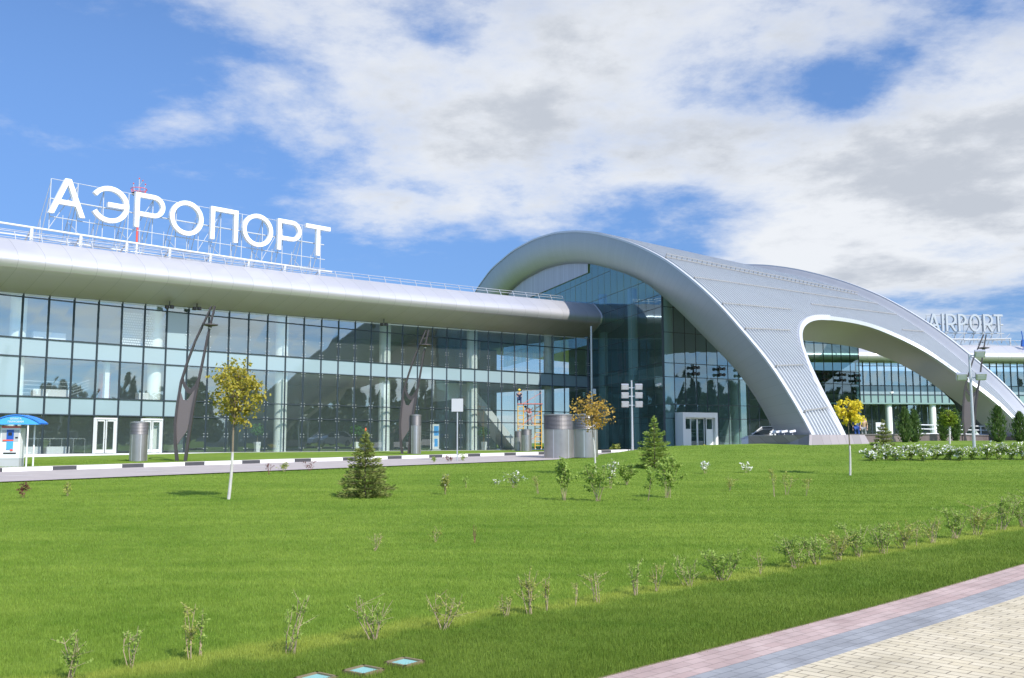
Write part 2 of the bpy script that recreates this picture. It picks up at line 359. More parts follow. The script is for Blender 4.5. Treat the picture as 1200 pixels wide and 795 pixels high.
# ------------------------------------------------------------------ camera, sun, sky
cam = bpy.data.cameras.new('camera'); co = bpy.data.objects.new('camera', cam); COL.objects.link(co); SC.camera = co
cam.sensor_width = 36; cam.lens = F_PX/1200*36; cam.clip_start = .1; cam.clip_end = 5000
co.matrix_world = Matrix.Rotation(R(90)+PITCH, 4, 'X') @ Matrix.Rotation(-ROLL, 4, 'Z')
SUN_EL = R(43); SUN_AZ = math.atan2(.62, -.78)      # clockwise from +Y
sun = bpy.data.lights.new('sun', 'SUN'); so = bpy.data.objects.new('sun', sun); COL.objects.link(so)
sun.energy = 4.2; sun.angle = R(.55); sun.color = (1, .955, .88)
sd = Vector((math.sin(SUN_AZ)*math.cos(SUN_EL), math.cos(SUN_AZ)*math.cos(SUN_EL), math.sin(SUN_EL)))
so.rotation_euler = sd.to_track_quat('Z', 'Y').to_euler(); so.location = sd*100
w = bpy.data.worlds.new('World'); SC.world = w; w.use_nodes = True
def build_sky():
    nt = w.node_tree; nt.nodes.clear(); N = nt.nodes.new; LK = nt.links.new
    out = N('ShaderNodeOutputWorld'); bg = N('ShaderNodeBackground'); bg.inputs[1].default_value = .1
    sky = N('ShaderNodeTexSky'); sky.sky_type = 'NISHITA'; sky.sun_disc = False; sky.sun_elevation = SUN_EL; sky.sun_rotation = SUN_AZ
    sky.air_density = 1.0; sky.dust_density = .05; sky.ozone_density = 2.5; sky.altitude = 1200
    tc = N('ShaderNodeTexCoord'); sp = N('ShaderNodeSeparateXYZ'); LK(tc.outputs['Generated'], sp.inputs[0])
    def mth(op, a, b=None, c=None, clamp=False):
        q = N('ShaderNodeMath'); q.operation = op; q.use_clamp = clamp
        for i, x in enumerate((a, b, c)):
            if x is None: continue
            if isinstance(x, (int, float)): q.inputs[i].default_value = x
            else: LK(x, q.inputs[i])
        return q.outputs[0]
    X, Y, Z = sp.outputs
    az = mth('ARCTAN2', X, Y); el = mth('ARCSINE', Z)
    def blob(px, py, rx, ry, k):
        r = ray(px, py); r = r/np.linalg.norm(r); a0 = math.atan2(r[0], r[1]); e0 = math.asin(r[2])
        u = mth('MULTIPLY', mth('SUBTRACT', az, a0), F_PX/rx); v = mth('MULTIPLY', mth('SUBTRACT', el, e0), F_PX/ry)
        d = mth('ADD', mth('MULTIPLY', u, u), mth('MULTIPLY', v, v))
        return mth('MULTIPLY', mth('EXPONENT', mth('MULTIPLY', d, -1)), k)
    blobs = [(690, 80, 320, 130, .34), (590, 200, 200, 70, .24), (420, 50, 150, 70, .18), (470, 190, 120, 80, .10), (930, 40, 120, 60, .12), (950, 205, 190, 60, .30), (1160, 140, 120, 95, .34), (1120, 255, 170, 70, .32),
             (900, 292, 52, 30, .36), (985, 305, 100, 40, .36), (1120, 315, 130, 30, .24), (440, 240, 170, 24, .16), (620, 245, 90, 26, .10), (25, 148, 50, 20, .24), (195, 137, 45, 16, .18), (275, 115, 30, 18, .16), (95, 8, 45, 14, .22), (310, 85, 30, 20, .12),
             (150, 200, 170, 130, -.26), (250, 150, 60, 60, -.12), (120, 70, 120, 50, -.12), (740, 270, 110, 36, -.36), (560, 305, 120, 36, -.16), (985, 108, 44, 44, -.24), (1050, 60, 40, 16, -.16), (820, 235, 60, 24, -.20), (1120, 345, 150, 16, -.18)]
    tot = None
    for bl in blobs:
        o = blob(*bl); tot = o if tot is None else mth('ADD', tot, o)
    zz = mth('ADD', mth('MAXIMUM', Z, 0.0), .16)
    cx = N('ShaderNodeCombineXYZ'); LK(mth('DIVIDE', X, zz), cx.inputs[0]); LK(mth('DIVIDE', Y, zz), cx.inputs[1]); cx.inputs[2].default_value = 3.7
    def noise(scale, det, rough, off=(0, 0, 0), dist=0.0):
        mp = N('ShaderNodeMapping'); mp.inputs['Location'].default_value = off; LK(cx.outputs[0], mp.inputs[0])
        n = N('ShaderNodeTexNoise'); n.inputs['Scale'].default_value = scale; n.inputs['Detail'].default_value = det; n.inputs['Roughness'].default_value = rough; n.inputs['Distortion'].default_value = dist
        LK(mp.outputs[0], n.inputs['Vector']); return n.outputs['Fac']
    n1 = noise(1.9, 12, .62, (0, 0, 0), .15); n2 = noise(.75, 4, .5, (4, 2, 0)); n3 = noise(3.2, 9, .62, (7, 1, 0)); n4 = noise(6.5, 8, .65, (1, 5, 2))
    for (a_, e_, ra, re, k) in ((100, 16, 45, 18, .34), (58, 12, 24, 12, .28), (-60, 25, 30, 20, -.1)):  # unseen cloud cover beside the view, added for the glass reflections
        u = mth('MULTIPLY', mth('SUBTRACT', az, R(a_)), 1/R(ra)); v = mth('MULTIPLY', mth('SUBTRACT', el, R(e_)), 1/R(re))
        tot = mth('ADD', tot, mth('MULTIPLY', mth('EXPONENT', mth('MULTIPLY', mth('ADD', mth('MULTIPLY', u, u), mth('MULTIPLY', v, v)), -1)), k))
    def sm(x, a, b):
        q = N('ShaderNodeMapRange'); q.interpolation_type = 'SMOOTHSTEP'; q.inputs[1].default_value = a; q.inputs[2].default_value = b; LK(x, q.inputs[0]); return q.outputs[0]
    def c0(x, k): return mth('MULTIPLY', mth('SUBTRACT', x, .5), k)
    dens = mth('ADD', mth('ADD', c0(n1, 1.7), c0(n2, .4)), mth('ADD', mth('ADD', c0(n3, .70), c0(n4, .36)), mth('ADD', tot, .30)))
    cov = mth('ADD', mth('MULTIPLY', sm(dens, .20, .62), .60), mth('MULTIPLY', sm(dens, .46, .85), .37))
    thick = sm(mth('ADD', dens, mth('ADD', mth('ADD', c0(n3, 1.0), blob(940, 285, 110, 45, -.5)), mth('ADD', c0(n2, .8), c0(n4, .4)))), .56, 1.24)
    cc = N('ShaderNodeMix'); cc.data_type = 'RGBA'; cc.inputs[6].default_value = (6.5, 6.7, 7.0, 1); cc.inputs[7].default_value = (4.2, 4.5, 5.0, 1); LK(thick, cc.inputs[0])
    # the photographed sky is a deeper blue than the bare model
    tint = N('ShaderNodeMix'); tint.data_type = 'RGBA'; tint.blend_type = 'MULTIPLY'; tint.inputs[0].default_value = 1; tint.inputs[7].default_value = (1.12, 1.14, 1.22, 1)
    hz = N('ShaderNodeMix'); hz.data_type = 'RGBA'; hz.inputs[6].default_value = (.47, .60, .82, 1); hz.inputs[7].default_value = (.98, 1.17, 1.40, 1); LK(sm(Z, .05, .42), hz.inputs[0]); LK(hz.outputs[2], tint.inputs[7])
    LK(sky.outputs[0], tint.inputs[6])
    mx = N('ShaderNodeMix'); mx.data_type = 'RGBA'; LK(cov, mx.inputs[0]); LK(tint.outputs[2], mx.inputs[6]); LK(cc.outputs[2], mx.inputs[7])
    # added gain: unseen sky towards the sun is brightened to lift the glass reflections
    dt = N('ShaderNodeVectorMath'); dt.operation = 'DOT_PRODUCT'; dt.inputs[1].default_value = sd; LK(tc.outputs['Generated'], dt.inputs[0])
    gl = N('ShaderNodeVectorMath'); gl.operation = 'SCALE'; LK(mx.outputs[2], gl.inputs[0]); LK(mth('MULTIPLY_ADD', sm(dt.outputs['Value'], -.1, .9), .9, 1.0), gl.inputs[3])
    LK(gl.outputs[0], bg.inputs[0]); LK(bg.outputs[0], out.inputs[0])
build_sky()
SC.view_settings.view_transform = 'Standard'; SC.view_settings.look = 'None'; SC.view_settings.exposure = 0.44; SC.view_settings.gamma = 1
SC.view_settings.use_curve_mapping = False
SC.cycles.max_bounces = 10; SC.cycles.transparent_max_bounces = 16; SC.cycles.caustics_reflective = False; SC.cycles.caustics_refractive = False
SC.cycles.use_denoising = True
SC.cycles.sample_clamp_indirect = 6
# ------------------------------------------------------------------ ground
PAV0 = Vector((.73, 6.8, 0)); PAVD = Vector((5.76, 5.56, 0)).normalized(); PAVN = Vector((PAVD.y, -PAVD.x, 0))
def pav_off(x, y): return (Vector((x, y, 0))-PAV0).dot(PAVN)      # > 0 on the paving side
def bumpy(x, y): return .012*math.sin(x*1.7+y*.6)+.012*math.sin(y*2.1-x*.9)
def make_ground():
    xs = [-900, -500, -250, -120, -80, -60]+[-45+i for i in range(0, 106)]+[70, 90, 130, 250, 500, 900]
    ys = [-600, -300, -120, -60, -30, -15, -8, -4, 0]+[2+i for i in range(0, 110)]+[120, 150, 220, 400, 800, 1500]
    mb = MB()
    mb.grid(lambda i, j: (xs[i], ys[j], H(xs[i], ys[j])-(.05 if pav_off(xs[i], ys[j]) > -.6 else 0)), len(xs)-1, len(ys)-1)
    g = mb.build('lawn', M['lawn'], smooth=True); kind(g, 'structure')
def make_paving():
    def strip(name, m, o0, o1, dz):
        mb = MB(); n = 60; a0, a1 = -14, 40
        def fn(i, j):
            P = PAV0+PAVD*(a0+(a1-a0)*i/n)+PAVN*(o0 if j == 0 else o1); return (P.x, P.y, H(P.x, P.y)+dz)
        def uv(i, j):
            a = a0+(a1-a0)*i/n; o = o0 if j == 0 else o1
            return (a, o) if name != 'cream_paving' else (o, a)
        mb.grid(fn, n, 1, 0, uv); b = mb.build(name, m)
        kind(b, 'structure')
    strip('soil_edge', M['soil'], -.045, .02, .010); strip('pink_paving', M['pink'], 0, .40, .018); strip('grey_paving', M['greypv'], .40, .775, .018); strip('cream_paving', M['cream'], .775, 60, .018)
def make_road():
    mb = MB(); ss = np.arange(-40, 62, 1.0)
    def P(s, o, dz): q = W2(s, o); return (q.x, q.y, H(q.x, q.y)+dz)
    mb.grid(lambda i, j: P(ss[i], 20+j, .045), len(ss)-1, 7); kind(mb.build('road', M['asphalt'], smooth=True), 'structure')
    mb = MB(); mb.grid(lambda i, j: P(ss[i], 18.7+j*.54, .17), len(ss)-1, 2); kind(mb.build('footpath', M['path']), 'structure')
    mb = MB()
    s = -40.4
    while s < 60:
        for k in range(3):
            a, b = s+k+.004, s+k+.996
            A0, B0 = P(a, 19.8, .19), P(b, 19.8, .19); A1, B1 = P(a, 20.02, .19), P(b, 20.02, .19)
            dn = Vector((0, 0, -.25))
            mb.prism([A0, A1, B1, B0], dn, 1 if k == 0 else 0)
        s += 3
    kind(mb.build('kerb', [M['kerbw'], M['kerbk']]), 'structure')
    mb = MB()
    for a, b in ((-13.2, -11.9), (-8.0, -6.7), (-2.6, -1.4), (2.6, 3.9), (7.8, 9.1), (13, 14.3), (18.2, 19.5), (23.4, 24.7)):
        n = 4; mb.grid(lambda i, j: P(a+(b-a)*i/n, 23.5+j*.14, .052), n, 1)
    kind(mb.build('lane_marking', M['line']), 'structure')
make_ground(); make_paving(); make_road()
def make_grass():
    rng = np.random.default_rng(5); V = []
    def zone(y0, y1, dens, hh, wd):
        n = int(dens*(y1-y0)*(y1+y0)*.56)
        y = np.sqrt(rng.random(n)*(y1*y1-y0*y0)+y0*y0); x = (rng.random(n)*2-1)*.56*y
        n2 = int(dens*.5*(y1-y0)*12); ym = rng.uniform(y0, y1, n2); sg = np.where(rng.random(n2) < .5, -1, 1); xm = sg*(.56*ym+rng.random(n2)**1.6*8)
        x = np.concatenate([x, xm]); y = np.concatenate([y, ym]); n = len(x)
        po = (x-PAV0.x)*PAVN.x+(y-PAV0.y)*PAVN.y
        # leave the covers and the paving free
        keep = po < rng.normal(.0, .03, n)
        for c in COVERS: keep &= ~((np.abs((x-c.x)*.8-(y-c.y)*.6) < .088) & (np.abs((x-c.x)*.6+(y-c.y)*.8) < .088))
        x, y = x[keep], y[keep]; n = len(x)
        tuft = np.sin(x*7.1+np.sin(y*3.3)*2)*np.sin(y*6.3+np.sin(x*2.7)*2)
        z = np.array([H(a, b) for a, b in zip(x, y)])
        h = hh*(.55+.75*rng.random(n)+.22*tuft); a = rng.random(n)*6.283; lean = .6*h*rng.random(n); la = rng.random(n)*6.283
        wx, wy = np.cos(a)*wd, np.sin(a)*wd
        b1 = np.stack([x-wx, y-wy, z-.01], 1); b2 = np.stack([x+wx, y+wy, z-.01], 1); t = np.stack([x+np.cos(la)*lean, y+np.sin(la)*lean, z+h], 1)
        V.append(np.stack([b1, b2, t], 1).reshape(-1, 3))
    yy = 5.5
    while yy < 48:
        y2 = yy*1.09; zone(yy, y2, 13000*(7/yy)**2.1, .031, .0022*(yy/7)**.95); yy = y2
    v = np.concatenate(V).astype(np.float32); n = len(v)//3
    me = bpy.data.meshes.new('grass'); me.vertices.add(len(v)); me.vertices.foreach_set('co', v.ravel())
    me.loops.add(len(v)); me.loops.foreach_set('vertex_index', np.arange(len(v), dtype=np.int32))
    me.polygons.add(n); me.polygons.foreach_set('loop_start', np.arange(0, len(v), 3, dtype=np.int32)); me.update(calc_edges=True)
    me.materials.append(L['grass']); o = bpy.data.objects.new('grass', me); COL.objects.link(o); kind(o, 'stuff')
    tag(o, 'short mown grass blades covering the near lawn', 'grass')
COVERS = [Vector((-.785, 7.16, 0)), Vector((-1.045, 6.91, 0)), Vector((-1.335, 6.70, 0))]
make_grass()
def make_covers():
    labs = ['square teal ground cover in the grass, nearest the paving', 'square teal ground cover between two others in the grass', 'square teal ground cover cut by the bottom picture edge']
    for c, lb in zip(COVERS, labs):
        z = H(c.x, c.y); t = thing('ground_cover', lb, 'ground cover', (c.x, c.y, z), R(-36.9), 'teal ground covers in the lawn')
        mb = MB(); mb.abox(-.085, .085, -.085, .085, -.02, .014); mb.build('lid', M['teal'], t)
        mb = MB()
        for a in range(4):
            q = Matrix.Rotation(a*math.pi/2, 3, 'Z'); mb.box(q @ Vector((0, .096, .005)), q @ Vector((.106, 0, 0)), q @ Vector((0, .010, 0)), (0, 0, .02))
        mb.build('frame', M['soil'], t)
make_covers()
#@@PART2
# ------------------------------------------------------------------ the terminal: two glazed wings and the vaulted hall between them
TERM = thing('airport_terminal', 'long glass airport terminal with rounded silver eaves and a ribbed metal vault', 'airport terminal', (11.88, 75.0, -.6))
FLOOR = -.60
ZT1, ZT2, ZT3, ZT4, ZT5 = 8.70, 6.26, 5.16, 2.80, 1.74
def up(s): return 8.86+.020*s                   # underside of the eaves rises slowly towards the hall
class Wall:                                     # a run of glazing: fn(a, out, z) -> point, a along the run
    def __init__(self, fn): self.fn = fn
def bay(fn, a0, a1, zs, kinds, glass, frame_out=.05, fittings=(), first=False, spcol='spandrel', mw=.065, name='curtain_wall_bay'):
    """One bay between two mullions: its frame, with each pane and each solid panel as a sub-part. zs: transom heights at both sides, kinds: 'g' glass, 's' spandrel, 'h' header, 'n' nothing."""
    frames = MB(); subs = []; e = .03
    for r in range(len(zs)-1):
        b0, t0 = zs[r][0], zs[r+1][0]; b1, t1 = zs[r][1], zs[r+1][1]
        if max(t0-b0, t1-b1) < .03: continue
        if kinds[r] == 'g':
            j = [random.uniform(-.007, .007) for _ in range(4)]; gm = MB()
            gm.face([fn(a0+e, j[0], b0+e), fn(a1-e, j[1], b1+e), fn(a1-e, j[2], max(t1-e, b1+e+.001)), fn(a0+e, j[3], max(t0-e, b0+e+.001))]); subs.append((gm, 'glass_pane', glass))
        elif kinds[r] in 'sh':
            sm_ = MB(); sm_.prism([fn(a0+e, .008, b0+e), fn(a1-e, .008, b1+e), fn(a1-e, .008, t1-e), fn(a0+e, .008, t0-e)], fn(a0, -.06, 0)-fn(a0, 0, 0))
            subs.append((sm_, 'spandrel_panel', M['spandgreen'] if kinds[r] == 'h' else M[spcol]))
        if r > 0 and kinds[r] != 'n': frames.bar(fn(a0, frame_out*.5, b0), fn(a1-mw*.55, frame_out*.5, b1), frame_out+.05, mw+.005)
    for a, i in ((a0, 0),)+(((a1, 1),) if first else ()):
        if zs[-1][i]-zs[0][i] > .1: frames.bar(fn(a, frame_out*.5, zs[0][i]), fn(a, frame_out*.5, zs[-1][i]), mw, frame_out+.06)
    root = frames.build(name, M['mull'], TERM, world=True)
    for b_, nm, m_ in subs: b_.build(nm, m_, root, world=True)
    if fittings:
        fb = MB()
        for z in fittings:
            for da in (-.13, .13):
                for dz in (-.10, .10):
                    if zs[0][0]+.05 < z+dz < zs[-1][0]-.05: fb.box(fn(a0+da, .05, z+dz), (fn(a0+.024, 0, 0)-fn(a0, 0, 0)), fn(a0, .02, 0)-fn(a0, 0, 0), (0, 0, .022))
        if fb.f: fb.build('glass_fitting', M['bolt'], root, world=True)
    return root
# --- left wing
lw = lambda a, out, z: W2(a, out, z)
SEND = 51.2; EAVES = []
def left_wing():
    n = int(SEND/1.5)
    for i in range(-6, n+1):
        a0, a1 = i*1.5, min((i+1)*1.5, SEND-.05)
        u0, u1 = up(a0), up(a1); Z = lambda z: (z, z)
        if i < 0 or i >= 8:
            zs = [Z(FLOOR), Z(ZT5), Z(ZT4), Z(ZT3), Z(ZT2), Z(ZT1), (u0, u1)]; kinds = 'gggsgg' if i >= 8 else 'gsgsgg'
        elif i in (0, 7): zs = [Z(FLOOR), Z(ZT5), Z(ZT4), Z(ZT3), Z(ZT2), Z(ZT1), (u0, u1)]; kinds = 'gsssgg' if i == 0 else 'gssssg'
        else: zs = [Z(FLOOR), Z(ZT5), Z(ZT4), Z(ZT3), Z(ZT2), Z(ZT1), (u0, u1)]; kinds = 'gsgsgg'
        if i in (4, 6): zs[0] = Z(1.64)
        bay(lw, a0, a1, zs, kinds, M['glass'], fittings=(FLOOR+.15, .55, ZT5, ZT4, ZT3-.15, ZT2+.15, ZT2+1.1) if i >= 8 else (), first=(i == n))
    # doors: two white framed double doors
    for i in (4, 6):
        a0, a1 = i*1.5+.05, i*1.5+1.45
        fr = MB(); zt = 1.60; d = lambda a, o, z: W2(a, o, z)
        for a in (a0+.04, a1-.04): fr.bar(d(a, .03, FLOOR), d(a, .03, zt), .10, .14)
        fr.bar(d(a0, .03, zt-.05), d(a1, .03, zt-.05), .14, .11)
        dr = fr.build('double_door', M['frame'], TERM, world=True)
        for s0, s1 in ((a0+.10, (a0+a1)/2-.015), ((a0+a1)/2+.015, a1-.10)):
            lf = MB()
            for a in (s0+.05, s1-.05): lf.bar(d(a, .03, FLOOR+.02), d(a, .03, zt-.12), .10, .05)
            lf.bar(d(s0+.1, .03, FLOOR+.12), d(s1-.1, .03, FLOOR+.12), .05, .20); lf.bar(d(s0+.1, .03, zt-.17), d(s1-.1, .03, zt-.17), .05, .10)
            lf.bar(d(s1-.05 if s0 < a0+.2 else s0+.05, .10, .3), d(s1-.05 if s0 < a0+.2 else s0+.05, .10, .7), .03)
            lf.build('door_leaf', M['frame'], dr, world=True)
            g = MB(); g.face([d(s0+.1, .03, FLOOR+.2), d(s1-.1, .03, FLOOR+.2), d(s1-.1, .03, zt-.2), d(s0+.1, .03, zt-.2)]); g.build('door_glass', M['glass'], dr, world=True)
    mb = MB(); ss = np.linspace(-9, SEND+.5, 60)
    prof = [(-.1, FLOOR-.4), (.25, FLOOR-.4), (.25, FLOOR-.02), (-.1, FLOOR-.02)]
    mb.grid(lambda i, j: W2(ss[i], *prof[j]), len(ss)-1, 3); mb.build('plinth', M['plinth'], TERM, world=True)
    # eaves: rounded silver fascia
    ss = np.linspace(-12, SEND+1.5, 90); pr = []
    for k in range(9):  pr.append((1.2+1.75*k/8, 11.86-1.05*(k/8)**1.25))          # sloping top
    for k in range(1, 11):
        a = math.pi/2*k/10; pr.append((2.95+.25*math.sin(2*a)*1.0, 10.81-.98*(k/10)))
    for k in range(1, 9): pr.append((2.95-2.98*k/8, 9.83-.97*(k/8)**.9))
    pr = [(-4, 12.1)]+pr; EAVES.extend(pr)
    ln = [0]
    for a, b in zip(pr[:-1], pr[1:]): ln.append(ln[-1]+math.dist(a, b))
    for nm_, m_, j0, j1 in (('eaves_fascia', 'alu', 0, 18), ('eaves_soffit', 'eavetint', 18, len(pr)-1)):
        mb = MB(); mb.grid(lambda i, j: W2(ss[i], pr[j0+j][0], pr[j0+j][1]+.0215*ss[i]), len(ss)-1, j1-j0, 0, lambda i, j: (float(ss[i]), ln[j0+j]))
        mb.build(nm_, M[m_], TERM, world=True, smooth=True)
    mb = MB(); mb.grid(lambda i, j: W2(ss[i], (-4, -24)[j], 12.05+.0215*ss[i]-.3*j), len(ss)-1, 1); mb.build('flat_roof', M['roof'], TERM, world=True)
    mb = MB(); mb.grid(lambda i, j: W2(ss[i], .04, up(ss[i])-(.0, .10)[j]), len(ss)-1, 1); mb.build('soffit_trim', M['pipe'], TERM, world=True)
    # interior
    def slab(name, m, s0, s1, o0, o1, z0, z1):
        mb = MB(); st = np.linspace(s0, s1, max(2, int((s1-s0)/4)))
        for z, fl in ((z0, 0), (z1, 1)): mb.grid(lambda i, j: W2(st[i], (o0, o1)[j], z), len(st)-1, 1)
        mb.grid(lambda i, j: W2(st[i], o0, (z0, z1)[j]), len(st)-1, 1)
        return mb.build(name, m, TERM, world=True)
    slab('interior_floor', M['intfloor'], -9, SEND, -.12, -16, FLOOR-.3, FLOOR-.01)
    slab('upper_floor', M['ceil'], -9, SEND, -.35, -16, ZT3+.1, ZT2-.05)
    slab('mezzanine_floor', M['ceil'], -9, 12.0, -.35, -12, ZT5+.1, ZT4-.05)
    slab('interior_ceiling', M['ceil'], -9, SEND, -.3, -16, 10.0, 10.2)
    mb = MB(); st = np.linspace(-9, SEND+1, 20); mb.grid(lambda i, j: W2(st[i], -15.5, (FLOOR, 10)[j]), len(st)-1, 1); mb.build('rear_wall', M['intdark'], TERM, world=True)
    mb = MB(); mb.grid(lambda i, j: W2((12.05, 12.05)[i], (-.15, -15)[j], 0)+Vector((0, 0, (FLOOR, 10)[i])), 1, 1); mb.build('partition_wall', M['intwall'], TERM, world=True)
    mb = MB(); st = np.linspace(-9, 12, 8); mb.grid(lambda i, j: W2(st[i], -6.5, (FLOOR, 10)[j]), len(st)-1, 1); mb.build('partition_wall', M['intwall'], TERM, world=True)
    for s in (1.6, 10.2, 19.7, 28.9, 37.9, 46.9):
        c = W2(s, -.85)
        for z0, z1, r in ((FLOOR, ZT3+.1, .46), (ZT2-.05, 10.0, .46)):
            mb = MB(); mb.lathe([(r, z0), (r, z1)], c, 20); mb.build('column', M['col'], TERM, world=True, smooth=True)
    # stair behind the glass
    mb = MB(); A = W2(39.0, -2.4, 5.1); B = W2(44.2, -2.4, 0.2); dp = W2(41, -4.4)-W2(41, -2.4)
    mb.prism([A, A+Vector((0, 0, -.9)), B+Vector((0, 0, -.9)), B], dp); A2 = W2(39.0, -2.4, 5.1); C = W2(36.3, -2.4, 5.1)
    mb.prism([W2(36.3, -2.4, 5.15), W2(36.3, -2.4, 3.6), W2(38.9, -2.4, 4.2), W2(38.9, -2.4, 5.15)], dp)
    mb.build('interior_stair', M['white'], TERM, world=True)
    # things behind the glass on the upper levels
    for a0, a1, z0, z1 in ((2.45, 4.35, ZT2+.08, ZT2+.52), (2.6, 4.8, ZT4+.02, ZT4+.5), (9.1, 10.2, ZT4+.02, ZT4+.5)):
        mb = MB(); mb.prism([W2(a0, -.7, z0), W2(a1, -.7, z0), W2(a1, -.7, z1), W2(a0, -.7, z1)], W2(a0, -1.15)-W2(a0, -.7)); mb.build('bench', M['white'], TERM, world=True)
    for a0, a1 in ((1.9, 3.3), (3.55, 4.9)):
        mb = MB(); mb.prism([W2(a0, -.7, FLOOR), W2(a1, -.7, FLOOR), W2(a1, -.7, FLOOR+.42), W2(a0, -.7, FLOOR+.42)], W2(a0, -1.15)-W2(a0, -.7)); mb.build('bench', M['white'], TERM, world=True)
    mb = MB()
    for k in range(4): mb.bar(W2(1.0, -.9, ZT4+.25+k*.24), W2(5.0, -.9, ZT4+.25+k*.24), .035)
    for k in range(4): mb.bar(W2(5.0, -.9, ZT4+.25+k*.18), W2(6.0, -.9, ZT4+.65+k*.18), .035)
    mb.build('interior_railing', M['steel'], TERM, world=True)
    mb = MB(); mb.bar(W2(2.4, -.9, .3), W2(5.9, -.9, .3), .035)
    for k in range(6): mb.bar(W2(2.4+k*.7, -.9, .3), W2(2.4+k*.7, -.9, FLOOR), .03)
    mb.build('interior_railing', M['steel'], TERM, world=True)
    for s0, s1, z0, z1 in ((7.2, 7.8, ZT4, 4.5), (47.6, 48.4, ZT2, 8.6)):
        mb = MB(); mb.prism([W2(s0, -2, z0), W2(s1, -2, z0), W2(s1, -2, z1), W2(s0, -2, z1)], W2(s0, -2.4)-W2(s0, -2)); mb.build('red_partition', M['red'], TERM, world=True)
    for s0 in (6.85, 10.6):
        mb = MB(); mb.prism([W2(s0, -.6, ZT4), W2(s0+.28, -.6, ZT4), W2(s0+.28, -.6, ZT3), W2(s0, -.6, ZT3)], W2(s0, -.9)-W2(s0, -.6)); mb.build('white_post', M['white'], TERM, world=True)
    # dotted white screens behind two upper bays
    mb = MB()
    for k in range(2):
        for i in range(9):
            for j in range(13):
                c = W2(7.6+k*1.5+.13+i*.155+(.07 if j % 2 else 0), -.5, ZT2+.15+j*.165); t = W2(8, 0)-W2(7.9, 0); t.normalize()
                mb.box(c, t*.055, W2(8, .01)-W2(8, 0), (0, 0, .055))
    mb.build('dotted_screen', M['white'], TERM, world=True)
left_wing()
# --- hall: corner points and the vault surface, a loft between its two rim arches
C2 = Vector((11.88, 75.0, 0)); C1 = W2(SEND); C3 = Vector((31.35, 86.2, 0))
AL, AR = R(17), R(18)
UL = Vector((math.cos(AL), math.sin(AL), 0)); VL = Vector((math.sin(AL), -math.cos(AL), 0)); VR = Vector((math.sin(AR), -math.cos(AR), 0))
VW = 28.0
F0 = Vector((16.864, 53.7, 0)); Q0 = F0+Vector((math.cos(R(25)), math.sin(R(25)), 0))*VW
PO = [(-.25, -.1), (-.02, .42), (1.97, 2.46), (3.75, 4.36), (5.88, 6.04), (7.55, 7.25), (9.99, 9.1), (13.69, 11.4), (17.86, 13.65), (22.61, 15.66), (26.58, 17.07), (31.31, 18.57), (36.65, 19.93), (42.69, 21.06), (49.57, 21.81), (57.44, 22.06), (66.58, 21.52), (73.37, 20.15), (82, 17), (92, 11)]
PI_ = [(5.0, -.1), (5.7, .75), (7.35, 2.59), (9.89, 4.72), (12.45, 6.29), (14.96, 7.81), (17.66, 9.53), (21.23, 11.48), (23.21, 12.58), (27.4, 14.17), (32.03, 15.58), (36.71, 16.86), (43.15, 18.03), (49.84, 18.65), (57.55, 18.65), (62.64, 18.13), (70, 16.6), (78, 13.7), (87, 8.5)]
def smooth_curve(p, n=400):                     # arc-length resampling with a little smoothing
    x = np.array([q[0] for q in p]); z = np.array([q[1] for q in p]); s = np.concatenate([[0], np.cumsum(np.hypot(np.diff(x), np.diff(z)))])
    t = np.linspace(0, s[-1], n); X, Z = np.interp(t, s, x), np.interp(t, s, z); k = np.hanning(31); k /= k.sum()
    Xp = np.convolve(np.pad(X, 15, mode='reflect', reflect_type='odd'), k, 'valid'); Zp = np.convolve(np.pad(Z, 15, mode='reflect', reflect_type='odd'), k, 'valid')
    return Xp, Zp
OX, OZ = smooth_curve(PO); IX, IZ = smooth_curve(PI_)
def Po(t): return float(np.interp(t, OX, OZ))
def plan(wq, t):                                # plan position on the vault
    A = F0-VL*t; B = Q0-VR*(t+6.5); return A*(1-wq)+B*wq
def ROOF(wq, t, lip=0.0):
    P = plan(wq, t); P.z = Po(t)-.8*min(max(wq, 0), 1)*(1-S_((wq-.955)/.045)); return P
def drop(z): return float(np.interp(z, [3, 5.8, 7.45, 8.9, 9.6], [.45, .5, .8, 1.1, 1.5]))
def UNDER(wq, t):
    P = plan(wq, t); za = float(np.interp(t, IX, IZ)); zr = Po(t-3)-.8*wq; zb = zr-drop(zr); k = S_(wq/.12); P.z = za*(1-k)+zb*k; return P
TOP = [(.100, -.2), (.103, .2), (.108, 1.35), (.121, 3.0), (.137, 4.2), (.158, 5.2), (.183, 6.44), (.221, 7.8), (.267, 9.0), (.325, 10.0), (.388, 10.75), (.45, 11.05), (.55, 11.3), (.646, 11.15), (.696, 10.53), (.742, 9.76), (.796, 8.65), (.817, 7.76), (.833, 6.44), (.846, 5.44), (.871, 4.22), (.900, 3.12), (.917, 1.9), (.93, -.2)]
EX, EZ = smooth_curve([(q[0]*VW, q[1]) for q in TOP], 240)
EW = EX/VW
k_ = np.hanning(17); k_ /= k_.sum()
def t_open(wq):
    if wq <= EW[0] or wq >= EW[-1]: return -.25
    return float(np.interp(wq, EW, EZ))
_g = [(wq, t, plan(wq, t)) for wq in np.linspace(-.15, 1.15, 53) for t in np.linspace(-1, 92, 187)]
_gx = np.array([g[2].x for g in _g]); _gy = np.array([g[2].y for g in _g])
